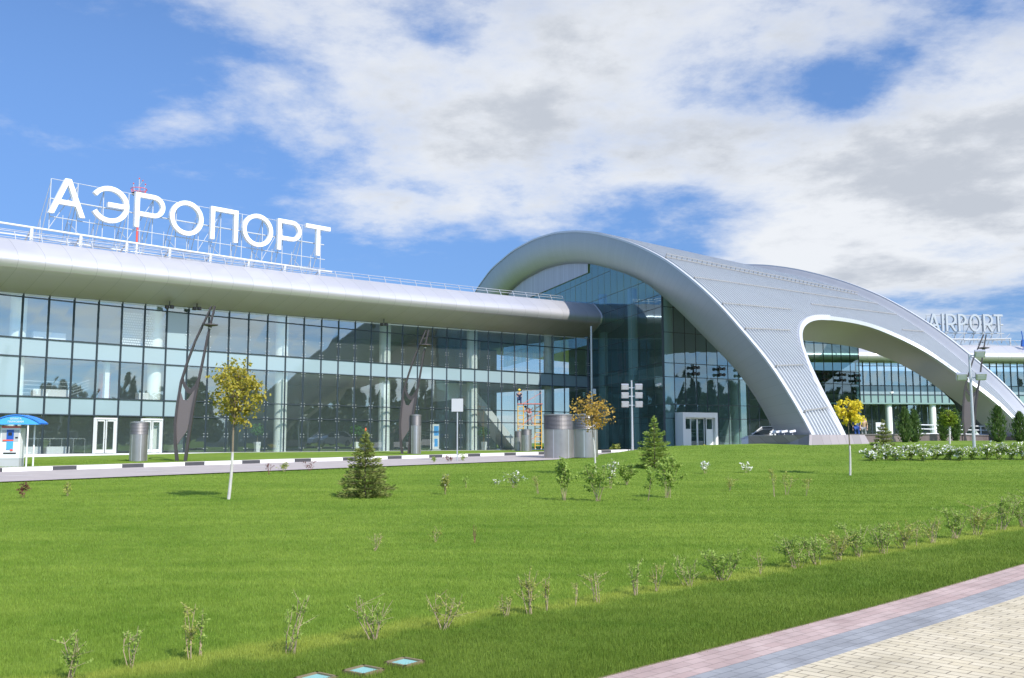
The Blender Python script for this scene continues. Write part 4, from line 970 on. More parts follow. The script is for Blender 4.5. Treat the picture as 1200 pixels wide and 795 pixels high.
# ------------------------------------------------------------------ sculptural lamp posts
def lamp_sculpture(label, loc, rz, proto=None):
    if proto: t = copy_tree(proto); t.location = loc; t.rotation_euler = (0, 0, rz); t['label'] = label; return t
    t = thing('sculptural_lamp_post', label, 'lamp post', loc, rz, 'sculptural lamp posts along the terminal')
    q = lambda px, py, y=0.0: Vector(((px-210)*.0442, y, (540-py)*.0452))
    left = [(206.5, 541), (203.5, 521), (202.6, 498), (204.4, 475.6), (207.6, 450.5), (214, 428), (222.7, 402.6), (232.8, 380), (240.7, 362)]
    right = [(215.7, 541), (218.5, 516), (222.7, 480.7), (227.8, 450.5), (231.6, 430), (236.6, 400), (239.6, 385), (244.5, 362)]
    def flat(pts, w0, w1, th):
        mb = MB(); P = [q(*p) for p in pts]; n = len(P)
        sec = []
        for i in range(n):
            d = (P[min(i+1, n-1)]-P[max(i-1, 0)]).normalized(); s = Vector((d.z, 0, -d.x)); w = w0+(w1-w0)*i/(n-1)
            sec.append([P[i]+s*w+Vector((0, -th, 0)), P[i]-s*w+Vector((0, -th, 0)), P[i]-s*w+Vector((0, th, 0)), P[i]+s*w+Vector((0, th, 0))])
        mb.grid(lambda i, j: sec[i][j % 4], n-1, 4); mb.face(sec[-1]); return mb
    flat(left, .075, .035, .07).build('leg', M['rust'], t); flat(right, .075, .035, .07).build('leg', M['rust'], t)
    panel = [(205.5, 522), (217.2, 505), (222.2, 480), (226.8, 452.5), (222, 461), (215.5, 471), (210.8, 470), (207.3, 460), (206.8, 455), (204.8, 475), (203.6, 498)]
    mb = MB(); mb.prism([q(a, b, -.02) for a, b in panel], (0, .04, 0)); mb.build('perforated_panel', M['perf'], t)
    mb = MB(); cres = [(208, 447), (210.5, 455), (214.5, 461.5), (219, 464), (224, 459), (228.5, 447.5)]
    inn = [(228.2, 443), (223.5, 453.5), (219, 458), (215, 455.5), (211.8, 449.5), (209.6, 441)]
    mb.prism([q(a, b, -.03) for a, b in cres+inn], (0, .06, 0)); mb.build('crescent', M['rust'], t)
    c = q(239.4, 384); mb = MB(); mb.lathe([(.0, .10), (.12, .08), (.40, .03), (.40, -.02), (.12, -.07), (.08, -.14), (.0, -.14)], c, 20); mb.build('lamp_disc', M['rust'], t)
    mb = MB(); mb.lathe([(.0, -.24), (.07, -.2), (.10, -.14), (.0, -.14)], c, 12); mb.build('lamp_bulb', M['lens'], t)
    mb = MB(); mb.lathe([(0, -.05), (.09, 0), (0, .05)], q(238.2, 374.5), 10); mb.tube([q(235.2, 374.5), q(242, 374.5)], .02, 5); mb.build('reflector', M['inox'], t)
    return t
P = ground(211, 540); L1 = lamp_sculpture('tall dark steel lamp sculpture with curved legs beside the yellow green maple', P, R(0))
s = s_at(474, 11.5); P = W2(s, 11.5); P.z = H(P.x, P.y); lamp_sculpture('tall dark steel lamp sculpture beside a vent shaft before the left wing middle', P, R(-8), L1)
P = at(1135.5, 522, 70); P.z = -.22; lamp_sculpture('tall dark steel lamp sculpture in front of the right foot of the vault', P, R(-18), L1)
# ------------------------------------------------------------------ lighting masts and posts
def flood_mast(label, loc, h, rows, rz=0):
    t = thing('floodlight_mast', label, 'floodlight mast', loc, rz)
    mb = MB(); mb.tube([(0, 0, 0), (0, 0, h)], [.085, .055], 10); mb.lathe([(.16, 0), (.16, .05), (0, .05)], (0, 0, 0), 12); mb.build('pole', M['steel'], t)
    for k, (dz, sides) in enumerate(rows):
        mb = MB(); mb.bar((-.42 if -1 in sides else 0, 0, dz), (.42 if 1 in sides else 0, 0, dz), .06); mb.build('cross_arm', M['steel'], t)
        for sgn in sides:
            c = Vector((sgn*.46, -.12, dz+.06)); tilt = Matrix.Rotation(R(28), 3, 'X')
            mb = MB(); mb.box(c, tilt @ Vector((.24, 0, 0)), tilt @ Vector((0, .12, 0)), tilt @ Vector((0, 0, .17))); hd = mb.build('floodlight', M['steel'], t)
            mb = MB(); mb.box(c+tilt @ Vector((0, -.123, 0)), tilt @ Vector((.19, 0, 0)), tilt @ Vector((0, .006, 0)), tilt @ Vector((0, 0, .12))); mb.build('lens', M['lens'], hd)
    return t
P = at(741, 525, 64); P.z = H(P.x, P.y); flood_mast('grey mast carrying six floodlights in three pairs in front of the hall', P, at(740, 448, 64).z-P.z+.1, [(4.32, (-1, 1)), (3.75, (-1, 1)), (3.15, (-1, 1))])
P = ground(1141.5, 526); flood_mast('grey mast carrying three floodlights among the white flowering bushes', P, 4.75, [(4.7, (1,)), (3.55, (-1, 1))], R(-12))
P = Vector((at(694, 520, 80).x, 80, -.63)); t = thing('flag_pole', 'thin plain grey pole rising to the eaves behind the amber tree', 'pole', P)
mb = MB(); mb.tube([(0, 0, 0), (0, 0, 5.5), (0, 0, 10.4)], [.11, .095, .08], 10); mb.build('pole', M['steel'], t); mb = MB(); mb.box((.2, -.12, 4.9), (.13, 0, 0), (0, .1, .03), (0, 0, .2)); mb.build('spotlight', M['lens'], t)
P = ground(535.5, 541); t = thing('road_sign', 'back of a square road sign on a slim grey post by the road', 'road sign', P)
mb = MB(); mb.tube([(0, 0, 0), (0, 0, 3.15)], .035, 8); mb.build('post', M['steel'], t); mb = MB(); mb.abox(-.29, .29, -.075, -.05, 2.5, 3.15); mb.build('sign_plate', M['greyp'], t)
mb = MB(); mb.abox(-.2, .2, -.048, -.036, 2.65, 2.70); mb.abox(-.2, .2, -.048, -.036, 2.95, 3.0); mb.build('bracket', M['steel'], t)
# ------------------------------------------------------------------ steel ventilation shafts
def vent(label, loc, r, h, cap=.30, wide=1.03):
    t = thing('vent_shaft', label, 'vent shaft', loc, random.uniform(0, 6), 'steel ventilation shafts')
    zc = h*(1-cap); n = 40
    mb = MB(); mb.lathe([(r*1.0, 0), (r, zc), (r*.9, zc)], (0, 0, 0), n); smooth_by_angle(mb.build('shaft', M['inox'], t))
    mb = MB(); pr = [(r*wide, zc+.005)]; k = max(5, int((h-zc)/.07))
    for i in range(k):
        z0 = zc+(h-zc)*i/k; z1 = zc+(h-zc)*(i+.8)/k; pr += [(r*wide, z0+.005), (r*wide*.965, z1), (r*wide, zc+(h-zc)*(i+1)/k)]
    mb.lathe(pr, (0, 0, 0), n); mb.build('louvre_ring', M['louv'], t)
    mb = MB(); mb.lathe([(r*wide*1.015, h-.02), (r*wide*1.015, h+.05), (0, h+.09)], (0, 0, 0), n); mb.build('cap', M['inox'], t)
    mb = MB()
    for a in range(0, 360, 60): c, s_ = math.cos(R(a)), math.sin(R(a)); mb.box((c*r*1.003, s_*r*1.003, zc/2), (c*.006, s_*.006, 0), (-s_*.02, c*.02, 0), (0, 0, zc/2-.02))
    mb.build('seam_strip', M['steel'], t)
    return t
def vent_at(label, px, py_top, wpx, base=None, out=None, cap=.30, wide=1.03):
    if base: P = ground(px, base)
    else: s = s_at(px, out); P = W2(s, out); P.z = H(P.x, P.y)
    Y = P.y; vent(label, P, wpx*Y/F_PX/2, at(px, py_top, Y).z-P.z, cap, wide)
vent_at('slim steel vent shaft with dark louvred head in front of the white doors', 161.5, 495, 20, base=540)
vent_at('slim steel vent shaft close behind the middle lamp sculpture', 487, 487, 12.5, out=12.0, cap=.26)
vent_at('slim steel vent shaft in front of the scaffold tower', 617, 504, 12, out=9, cap=.24)
vent_at('narrow steel vent shaft at the left of the scaffold tower', 607.5, 506, 9, out=7.5, cap=.3)
vent_at('wide steel vent drum with louvred head, left of two side by side', 655, 487, 35, base=537.5, cap=.33)
vent_at('wide steel vent drum with louvred head, partly behind the amber tree', 686.5, 487, 28, base=536.5, cap=.33, wide=1.1)
# ------------------------------------------------------------------ parking pay machine under its canopy
def pay_point():
    Y = 44.0; P = ground(13, 546); Y = P.y; u = Y/F_PX
    rz = R(6)
    t = thing('pay_machine', 'white parking pay machine with blue screen panel on a grey base', 'pay machine', P, rz)
    w_, zt = .42, 1.72
    mb = MB(); mb.abox(-w_*.98, w_*.98, -.26, .30, 0, .36); mb.build('base', M['greyp'], t)
    mb = MB(); mb.abox(-w_, w_, -.28, .30, .363, zt); mb.build('cabinet', M['white'], t)
    def pl(name, m, x0, x1, z0, z1, d=.02, y=-.282): b = MB(); b.abox(x0, x1, y-d, y, z0, z1); return b.build(name, m, t)
    pl('upper_panel', M['greyp'], -.36, .36, 1.12, 1.62, .012); pl('screen_panel', M['blued'], -.15, .15, 1.20, 1.64, .03); pl('screen', M['black'], -.08, .08, 1.38, 1.52, .04)
    pl('lower_panel', M['lblue'], -.14, .14, .76, 1.12, .03); pl('red_strip', M['redl'], -.30, .14, 1.14, 1.20, .036); pl('red_sticker', M['redl'], .03, .14, .70, .78, .034)
    pl('slot', M['black'], -.26, .28, .57, .63, .02); pl('card_reader', M['black'], .22, .33, 1.26, 1.32, .03)
    mb = MB(); mb.abox(-.38, .38, -.30, -.10, 1.725, 1.80); mb.build('top_sign', M['redl'], t)
    # canopy
    x0, x1 = -19*u, 36*u; zc = at(13, 497, Y).z-P.z; zp = at(13, 487, Y).z-P.z
    c = thing('machine_canopy', 'curved blue canopy with white lettering over the pay machine at the left edge', 'canopy', P, rz)
    n = 18; arc = [(x0+(x1-x0)*i/n, zc+(zp-zc)*math.sin(math.pi*i/n)**.8) for i in range(n+1)]
    mb = MB(); mb.prism([(a, -.62, z) for a, z in arc], (0, .03, 0)); mb.build('front_board', M['lblue'], c)
    mb = MB(); mb.grid(lambda i, j: (arc[i][0], (-.66, .30)[j], arc[i][1]+.02), n, 1); mb.grid(lambda i, j: (arc[i][0], (-.66, .30)[j], arc[i][1]+.06), n, 1)
    mb.grid(lambda i, j: (arc[i][0], -.66, arc[i][1]+(.02, .06)[j]), n, 1); mb.build('roof_sheet', M['blue'], c)
    for txt, zz, hh, ww in (('ОПЛАТА', zc+.215, .085, .48), ('ПАРКОВКИ', zc+.085, .085, .66)):
        g = text_mesh(txt, 'lettering', M['white'], c, Vector(c.location)+Vector(((x0+x1)/2-ww/2, -.625, zz)), (1, 0, 0), (0, 0, 1), ww, hh, .008, (0, -1, 0))
    for x in (x0+.12, x1-.55):
        for y in (-.55, .22):
            mb = MB(); mb.tube([(x, y, 0), (x, y, zc+.12)], .035, 8); mb.build('post', M['white'], c)
pay_point()
# ------------------------------------------------------------------ scaffold tower
def scaffold():
    s = s_at(620.5, 3.4); P = W2(s, 3.4); P.z = H(P.x, P.y); rz = math.atan2(-P.x, P.y)*-1
    t = thing('scaffold_tower', 'yellow mobile scaffold tower with orange deck against the glass', 'scaffold tower', P, -math.atan2(P.x, P.y))
    u = P.y/F_PX; zt = at(620, 458, P.y).z-P.z; zd = at(620, 474.5, P.y).z-P.z
    X = [(607-620.5)*u, (613.5-620.5)*u, (626.8-620.5)*u, (634.5-620.5)*u]
    for k, (a, b) in enumerate(((X[0], X[1]), (X[2], X[3]))):
        mb = MB()
        for x in (a, b): mb.tube([(x, -.35 if k == 0 else .35, .12), (x, -.35 if k == 0 else .35, zd)], .04, 6)
        for z in np.arange(.4, zd, .36): mb.tube([(a, -.35 if k == 0 else .35, z), (b, -.35 if k == 0 else .35, z)], .026, 5)
        mb.build('ladder_frame', M['yellow'], t)
    mb = MB(); mb.abox(X[0]-.05, X[3]+.1, -.5, .5, zd+.03, zd+.08); mb.build('deck', M['redpipe'], t)
    mb = MB(); mb.abox(X[0], X[3]-.1, -.45, .45, 2.05, 2.12); mb.build('lower_deck', M['plank'], t)
    mb = MB()
    for a, b in (((X[0], -.4, 1.9), (X[3], -.4, 3.3)), ((X[1], .4, 2.6), (X[3], .4, 3.9)), ((X[2]-.3, -.4, .9), (X[3], -.4, 1.5)), ((X[1], -.4, zd+.1), (X[3], -.4, zt-.2)), ((X[1], .3, 3.3), (X[2], .3, 2.1))): mb.tube([a, b], .019, 5)
    mb.build('diagonal_brace', M['redpipe'], t)
    mb = MB()
    for x in (X[1]-.1, X[2], X[3]): mb.tube([(x, -.4, zd), (x, -.4, zt)], .03, 6)
    mb.tube([(X[1]-.1, -.4, zt), (X[3], -.4, zt)], .03, 6); mb.build('guard_rail', M['steel'], t)
    for x in (X[2]+.05, X[3]-.05, X[0]+.05, X[1]-.05):
        mb = MB(); w0 = Vector((x, -.3, .10))
        mb.tube([w0+Vector((-.03, 0, 0)), w0+Vector((.03, 0, 0))], .10, 12); mb.build('wheel', M['greyp'], t)
    return P, u, zd, X, t.rotation_euler[2]
SCP, SCU, SCZ, SCX, SCR = scaffold()
# ------------------------------------------------------------------ people: one skinned body each, clothes over it
def skin_mesh(name, joints, edges, m, parent):
    me = bpy.data.meshes.new(name); me.from_pydata([j[0] for j in joints], edges, []); me.materials.append(m)
    o = bpy.data.objects.new(name, me); COL.objects.link(o); o.parent = parent
    sk = o.modifiers.new('Skin', 'SKIN'); sk.use_smooth_shade = True
    if not me.skin_vertices: me.skin_vertices.new()
    for i, j in enumerate(joints):
        me.skin_vertices[0].data[i].radius = (j[1], j[1]*(j[2] if len(j) > 2 else 1)); me.skin_vertices[0].data[i].use_root = i == 0
    sb = o.modifiers.new('Sub', 'SUBSURF'); sb.levels = 1; sb.render_levels = 1
    return o
def person(label, loc, rz, J, shirt, trousers, hat=None):
    """J: joint positions (metres, feet near z=0)."""
    t = thing('person', label, 'person', loc, rz)
    jn = ['pelvis', 'belly', 'chest', 'neck', 'head', 'crown', 'shl', 'ell', 'hal', 'shr', 'elr', 'har', 'hpl', 'knl', 'anl', 'tol', 'hpr', 'knr', 'anr', 'tor']
    rad = dict(pelvis=.135, belly=.125, chest=.15, neck=.055, head=.095, crown=.075, shl=.06, ell=.043, hal=.036, shr=.06, elr=.043, har=.036, hpl=.085, knl=.058, anl=.042, tol=.04, hpr=.085, knr=.058, anr=.042, tor=.04)
    ed = [('pelvis', 'belly'), ('belly', 'chest'), ('chest', 'neck'), ('neck', 'head'), ('head', 'crown'), ('chest', 'shl'), ('shl', 'ell'), ('ell', 'hal'), ('chest', 'shr'), ('shr', 'elr'), ('elr', 'har'), ('pelvis', 'hpl'), ('hpl', 'knl'), ('knl', 'anl'), ('anl', 'tol'), ('pelvis', 'hpr'), ('hpr', 'knr'), ('knr', 'anr'), ('anr', 'tor')]
    ix = {n: i for i, n in enumerate(jn)}
    skin_mesh('body', [(J[n], rad[n]*.9, 1.0) for n in jn], [(ix[a], ix[b]) for a, b in ed], M['skin'], t)
    def part(nm, names, m, k):
        i2 = {n: i for i, n in enumerate(names)}; e2 = [(i2[a], i2[b]) for a, b in ed if a in i2 and b in i2]
        JJ = dict(J)
        skin_mesh(nm, [(JJ[n], rad[n]*k, 1.0) for n in names], e2, m, t)
    part('shirt', ['belly', 'chest', 'shl', 'ell', 'shr', 'elr', 'pelvis'], shirt, 1.12)
    part('trousers', ['pelvis', 'hpl', 'knl', 'anl', 'hpr', 'knr', 'anr'], trousers, 1.18)
    hd = Vector(J['head']); cr = Vector(J['crown']); d = (cr-hd).normalized()
    mb = MB(); c = hd+d*.05
    mb.lathe([(.125, .0), (.128, .04), (.10, .11), (.05, .145), (.0, .155)] if hat else [(.105, -.02), (.112, .04), (.085, .10), (.0, .125)], c, 14)
    mb.build('helmet' if hat else 'hair', hat or M['hair'], t, smooth=True)
    f = (Vector(J['tol'])-Vector(J['anl'])); f.z = 0; f = f.normalized() if f.length > 0 else Vector((0, -1, 0))
    mb = MB(); mb.leaf(hd+f*.10, .001); n_ = Vector((-f.y, f.x, 0)); mb = MB()
    mb.tube([hd+f*.085+Vector((0, 0, .02)), hd+f*.118-Vector((0, 0, .018))], [.010, .016], 6); mb.build('nose', M['skin'], t)
    mb = MB()
    for sg in (-1, 1): mb.lathe([(0, -.008), (.011, 0), (0, .008)], hd+f*.088+n_*sg*.034+Vector((0, 0, .022)), 6)
    mb.build('eyes', M['hair'], t).name = 'eye_pair'
    for nm, elb in (('hal', 'ell'), ('har', 'elr')):
        h_ = Vector(J[nm]); dr = (h_-Vector(J[elb])).normalized(); sd = dr.cross(Vector((0, 0, 1)));
        sd = sd.normalized() if sd.length > .1 else Vector((1, 0, 0)); mb = MB()
        for q in range(4):
            b0 = h_+dr*.05+sd*(q-1.5)*.019; k = (.07, .078, .075, .06)[q]; mb.tube([b0-dr*.03, b0+dr*k*.6, b0+dr*k-Vector((0, 0, .02))], [.010, .009, .007], 6)
        b0 = h_+dr*.02+sd*.035; mb.tube([h_, b0, b0+dr*.045+sd*.012], [.012, .010, .008], 6); mb.build('hand', M['skin'], t)
    for nm, an in (('tol', 'anl'), ('tor', 'anr')):
        mb = MB(); a = Vector(J[an]); b = Vector(J[nm]); mb.tube([a-(b-a)*.35-Vector((0, 0, .035)), a*.5+b*.5-Vector((0, 0, .01)), b+(b-a)*.25-Vector((0, 0, .005))], [.045, .052, .035], 8); mb.build('shoe', M['black'], t, smooth=True)
    return t
STAND = dict(pelvis=(0, 0, .95), belly=(0, 0, 1.12), chest=(0, 0, 1.35), neck=(0, 0, 1.50), head=(0, -.02, 1.62), crown=(0, -.01, 1.70), shl=(-.19, 0, 1.40), ell=(-.25, .03, 1.12), hal=(-.25, -.06, .88), shr=(.19, 0, 1.40), elr=(.25, .03, 1.12), har=(.24, -.08, .88),
             hpl=(-.10, 0, .90), knl=(-.11, -.02, .50), anl=(-.12, .03, .09), tol=(-.14, -.12, .04), hpr=(.10, 0, .90), knr=(.12, -.03, .50), anr=(.13, .02, .09), tor=(.15, -.12, .04))
KNEEL = dict(pelvis=(0, 0, .48), belly=(0, -.03, .62), chest=(0, -.10, .82), neck=(0, -.13, .95), head=(0, -.17, 1.05), crown=(0, -.17, 1.13), shl=(-.19, -.1, .86), ell=(-.24, -.25, .66), hal=(-.15, -.42, .60), shr=(.19, -.1, .86), elr=(.26, -.22, .66), har=(.2, -.42, .62),
             hpl=(-.10, 0, .44), knl=(-.13, -.36, .42), anl=(-.13, -.30, .09), tol=(-.14, -.45, .05), hpr=(.10, 0, .44), knr=(.13, -.15, .09), anr=(.13, .25, .10), tor=(.13, .34, .03))
LEAN = dict(STAND, belly=(-.06, -.03, 1.10), chest=(-.2, -.06, 1.28), neck=(-.29, -.08, 1.39), head=(-.37, -.10, 1.47), crown=(-.41, -.1, 1.55), shl=(-.36, -.02, 1.24), ell=(-.5, -.15, 1.05), hal=(-.52, -.32, 1.15), shr=(-.08, -.12, 1.38), elr=(.12, -.30, 1.26), har=(.2, -.45, 1.4))
rot = Matrix.Rotation(SCR, 3, 'Z')
person('worker in a yellow helmet and dark clothes kneeling on the scaffold deck', SCP+rot @ Vector((SCX[0]+.12, 0, SCZ+.09)), SCR, KNEEL, M['navy'], M['navy'], M['helmet'])
person('worker in a pink shirt and grey trousers leaning inside the scaffold tower', SCP+rot @ Vector((SCX[1]+.55, 0, 2.12)), SCR, LEAN, M['pinkcl'], M['greycl'])
for px, Y, lb, sh, tr in ((1004.5, 68, 'person in blue clothes standing behind the dark granite wall', M['bluecl'], M['bluecl']), (1012.5, 69, 'person in a tan jacket standing behind the dark granite wall', M['tancl'], M['greycl'])):
    P = at(px, 519, Y); P.z = H(P.x, P.y); P.z = max(P.z, -.35); person(lb, P, R(-20), STAND, sh, tr)
#@@
# ------------------------------------------------------------------ small lamps and cameras on the building
def soffit_lamp(label, px, py, o):
    s = s_at(px, o, 9.4); P = W2(s, o); z = at(px, py, P.y).z; P.z = z
    t = thing('soffit_spotlight', label, 'spotlight', P, 0, 'spotlights under the eaves')
    zs = (9.83-.97*((2.95-o)/2.98)**.9+.0215*s)-z
    mb = MB(); mb.tube([(0, 0, .02), (0, 0, max(zs, .12))], .035, 6); mb.build('stem', M['rust'], t)
    for d in (-.16, .16):
        mb = MB(); mb.lathe([(.0, .12), (.13, .1), (.15, -.1), (.11, -.12), (.0, -.1)], (d, 0, -.06), 12); mb.build('lamp_head', M['rust'], t)
for lb, px, py in (('spotlight pair under the eaves left of the first lamp sculpture', 199, 358), ('spotlight pair under the eaves above the first lamp sculpture', 231, 360), ('spotlight pair under the eaves above the middle of the left wing', 450, 379)): soffit_lamp(lb, px, py, .7)
def wall_lamp(label, P, n):
    t = thing('wall_floodlight', label, 'floodlight', P, 0, 'black floodlight clusters on the hall glass')
    n = Vector(n); s = Vector((-n.y, n.x, 0))
    mb = MB(); mb.bar(n*.02+Vector((0, 0, -.4)), n*.02+Vector((0, 0, .5)), .06); mb.bar(n*.02+Vector((0, 0, -.24)), n*.24+Vector((0, 0, -.24)), .05); mb.bar(n*.02+Vector((0, 0, .24)), n*.24+Vector((0, 0, .24)), .05); mb.build('bracket', M['black'], t)
    for dz in (-.24, .24):
        for ds in (-.2, .2):
            mb = MB(); c = n*.28+s*ds+Vector((0, 0, dz)); mb.tube([c-n*.12, c+n*.13], [.09, .14], 12); mb.build('lamp_head', M['black'], t)
for k, (px, lb) in enumerate(((812.5, 'black four lamp cluster on the hall glass above the right of the entrance box'), (842.5, 'black four lamp cluster on the hall glass, second from the glass corner'), (867, 'black four lamp cluster on the hall glass half hidden by the vault leg'),
               (963.5, 'black four lamp cluster seen through the vault opening beside its white edge'), (984, 'black four lamp cluster seen through the vault opening, second from its white edge'), (1001, 'black four lamp cluster seen through the vault opening at the dark glass corner'))):
    q = ratio(px, 5.7, 80); a = (C2.x-q*C2.y)/(q*DF_.y-DF_.x); P = FW(a, .02, 5.72); wall_lamp(lb, P, OF_)
def camera_box(label, P, d):
    t = thing('security_camera', label, 'security camera', P)
    d = Vector(d).normalized(); mb = MB(); mb.bar(-d*.2, d*.3, .2, .16); mb.build('housing', M['white'], t); mb = MB(); mb.bar((0, 0, 0), -d*.1+Vector((0, .4, -.25)), .05); mb.build('bracket', M['white'], t)
P = at(772, 451, 74.6); camera_box('white security camera at the glass corner of the hall', P, (-.7, -.6, -.25))
P = at(1045, 461, 105.0); camera_box('white security camera seen through the vault opening', P, (-.7, -.6, -.25))
# ------------------------------------------------------------------ potted plants behind the glass
for px, lb in ((301, 'small round topiary in a white pot behind the glass near the yellow green maple'), (417.5, 'small round topiary in a white pot behind the glass near the front spruce'), (567, 'small round topiary in a white pot behind the glass near the road sign')):
    s = s_at(px, -.7); P = W2(s, -.7); P.z = FLOOR
    t = thing('potted_plant', lb, 'potted plant', P, 0, 'white potted plants in the glazed hall')
    mb = MB(); mb.lathe([(.0, .0), (.2, .0), (.27, .7), (.23, .7), (.2, .6), (0, .6)], (0, 0, 0), 4); mb.build('pot', M['white'], t)
    mb = MB(); mb.tube([(0, 0, .6), (.02, 0, 1.2)], .03, 6); mb.build('trunk', M['bark'], t)
    mb = MB()
    for _ in range(420):
        v = Vector((random.gauss(0, 1), random.gauss(0, 1), random.gauss(0, 1))).normalized()*.55*random.random()**.4; mb.leaf((v.x, v.y, 1.55+v.z*.8), .09)
    mb.build('foliage', L['indoor'], t)
s = s_at(509, -.9); t = thing('display_stand', 'tall narrow blue and white poster stand behind the glass', 'poster stand', W2(s, -.9, FLOOR), head(s))
mb = MB(); mb.abox(-.45, .45, -.03, .03, .1, 2.15); mb.build('poster', M['white'], t); mb = MB(); mb.abox(-.1, .40, -.034, -.031, 1.2, 2.0); mb.abox(-.05, .3, -.034, -.031, .3, .95); mb.build('blue_print', M['lblue'], t); mb = MB(); mb.abox(-.5, .5, -.2, .2, 0, .1); mb.build('foot', M['greyp'], t)
# ------------------------------------------------------------------ granite wall, railing, car, spotlights at the vault foot
def wall_and_rail():
    path = [(990, 58.5, .42), (1040, 62, .45), (1100, 68, .50), (1160, 74, .45), (1240, 78, .4)]
    pts = []
    for px, Y, z in path: q = at(px, 519, Y); pts.append(Vector((q.x, q.y, z)))
    t = thing('granite_wall', 'low dark granite retaining wall behind the lawn at the right', 'retaining wall', pts[0])
    mb = MB()
    for a, b in zip(pts[:-1], pts[1:]):
        d = (b-a); d.z = 0; nrm = Vector((d.y, -d.x, 0)).normalized()*.18; L0 = d.length
        mb.face([a+nrm-Vector((0, 0, 1.6)), b+nrm-Vector((0, 0, 1.6)), b+nrm, a+nrm], 0, [(0, 0), (L0, 0), (L0, 1.5), (0, 1.5)]); mb.face([a-nrm-Vector((0, 0, 1.6)), a-nrm, b-nrm, b-nrm-Vector((0, 0, 1.6))])
    mb.build('wall', M['granite'], t, world=True)
    mb = MB()
    for a, b in zip(pts[:-1], pts[1:]): mb.bar(a+Vector((0, 0, .04)), b+Vector((0, 0, .04)), .46, .075)
    mb.build('coping', M['granitel'], t, world=True)
    r = thing('ramp_railing', 'pale metal ramp railing in front of the right foot of the vault', 'railing', at(1140, 519, 70))
    A, B = at(1076, 519, 69.5), at(1245, 519, 81); mb = MB()
    for z in (.62, .95, 1.25): mb.tube([Vector((A.x, A.y, z)), Vector((B.x, B.y, z-.1))], .045, 6)
    mb.build('rail', M['pipe'], r, world=True); mb = MB()
    for k in range(11): q = A+(B-A)*k/10; mb.tube([Vector((q.x, q.y, .4)), Vector((q.x, q.y, 1.25))], .045, 6)
    o = mb.build('railing_frame', M['pipe'], r, world=True)
    w_ = thing('notice_board', 'white notice board standing behind the granite wall near the small spruce', 'notice board', at(1032, 519, 66)); w_.location.z = -.1
    mb = MB(); mb.abox(-.30, .30, -.04, .04, .55, 1.45); mb.build('panel', M['white'], w_); mb = MB(); mb.abox(-.24, .24, -.05, -.042, .8, .86); mb.abox(-.24, .24, -.05, -.042, 1.1, 1.16); mb.build('dark_strip', M['black'], w_)
    for x in (-.25, .25): mb = MB(); mb.tube([(x, 0, -.4), (x, 0, .56)], .035, 6); mb.build('post', M['greyp'], w_)
wall_and_rail()
def foot_spots():
    for k, (px, Y) in enumerate(((906, 56.6), (912.5, 56.1), (919, 55.5), (928.5, 54.9))):
        P = at(px, 510, Y); P.z = .42
        t = thing('plinth_spotlight', ('small white spotlight on the granite plinth, %s in the row from the car' % ('first', 'second', 'third', 'fourth')[k]), 'spotlight', P, 0, 'white spotlights on the granite plinth')
        mb = MB(); mb.tube([(0, 0, 0), (0, 0, .14)], .03, 6); mb.build('stem', M['greyp'], t)
        mb = MB(); mb.box((0, 0, .21), (.17, 0, .03), (0, .1, 0), (-.01, 0, .06)); mb.build('lamp_head', M['white'], t)
foot_spots()
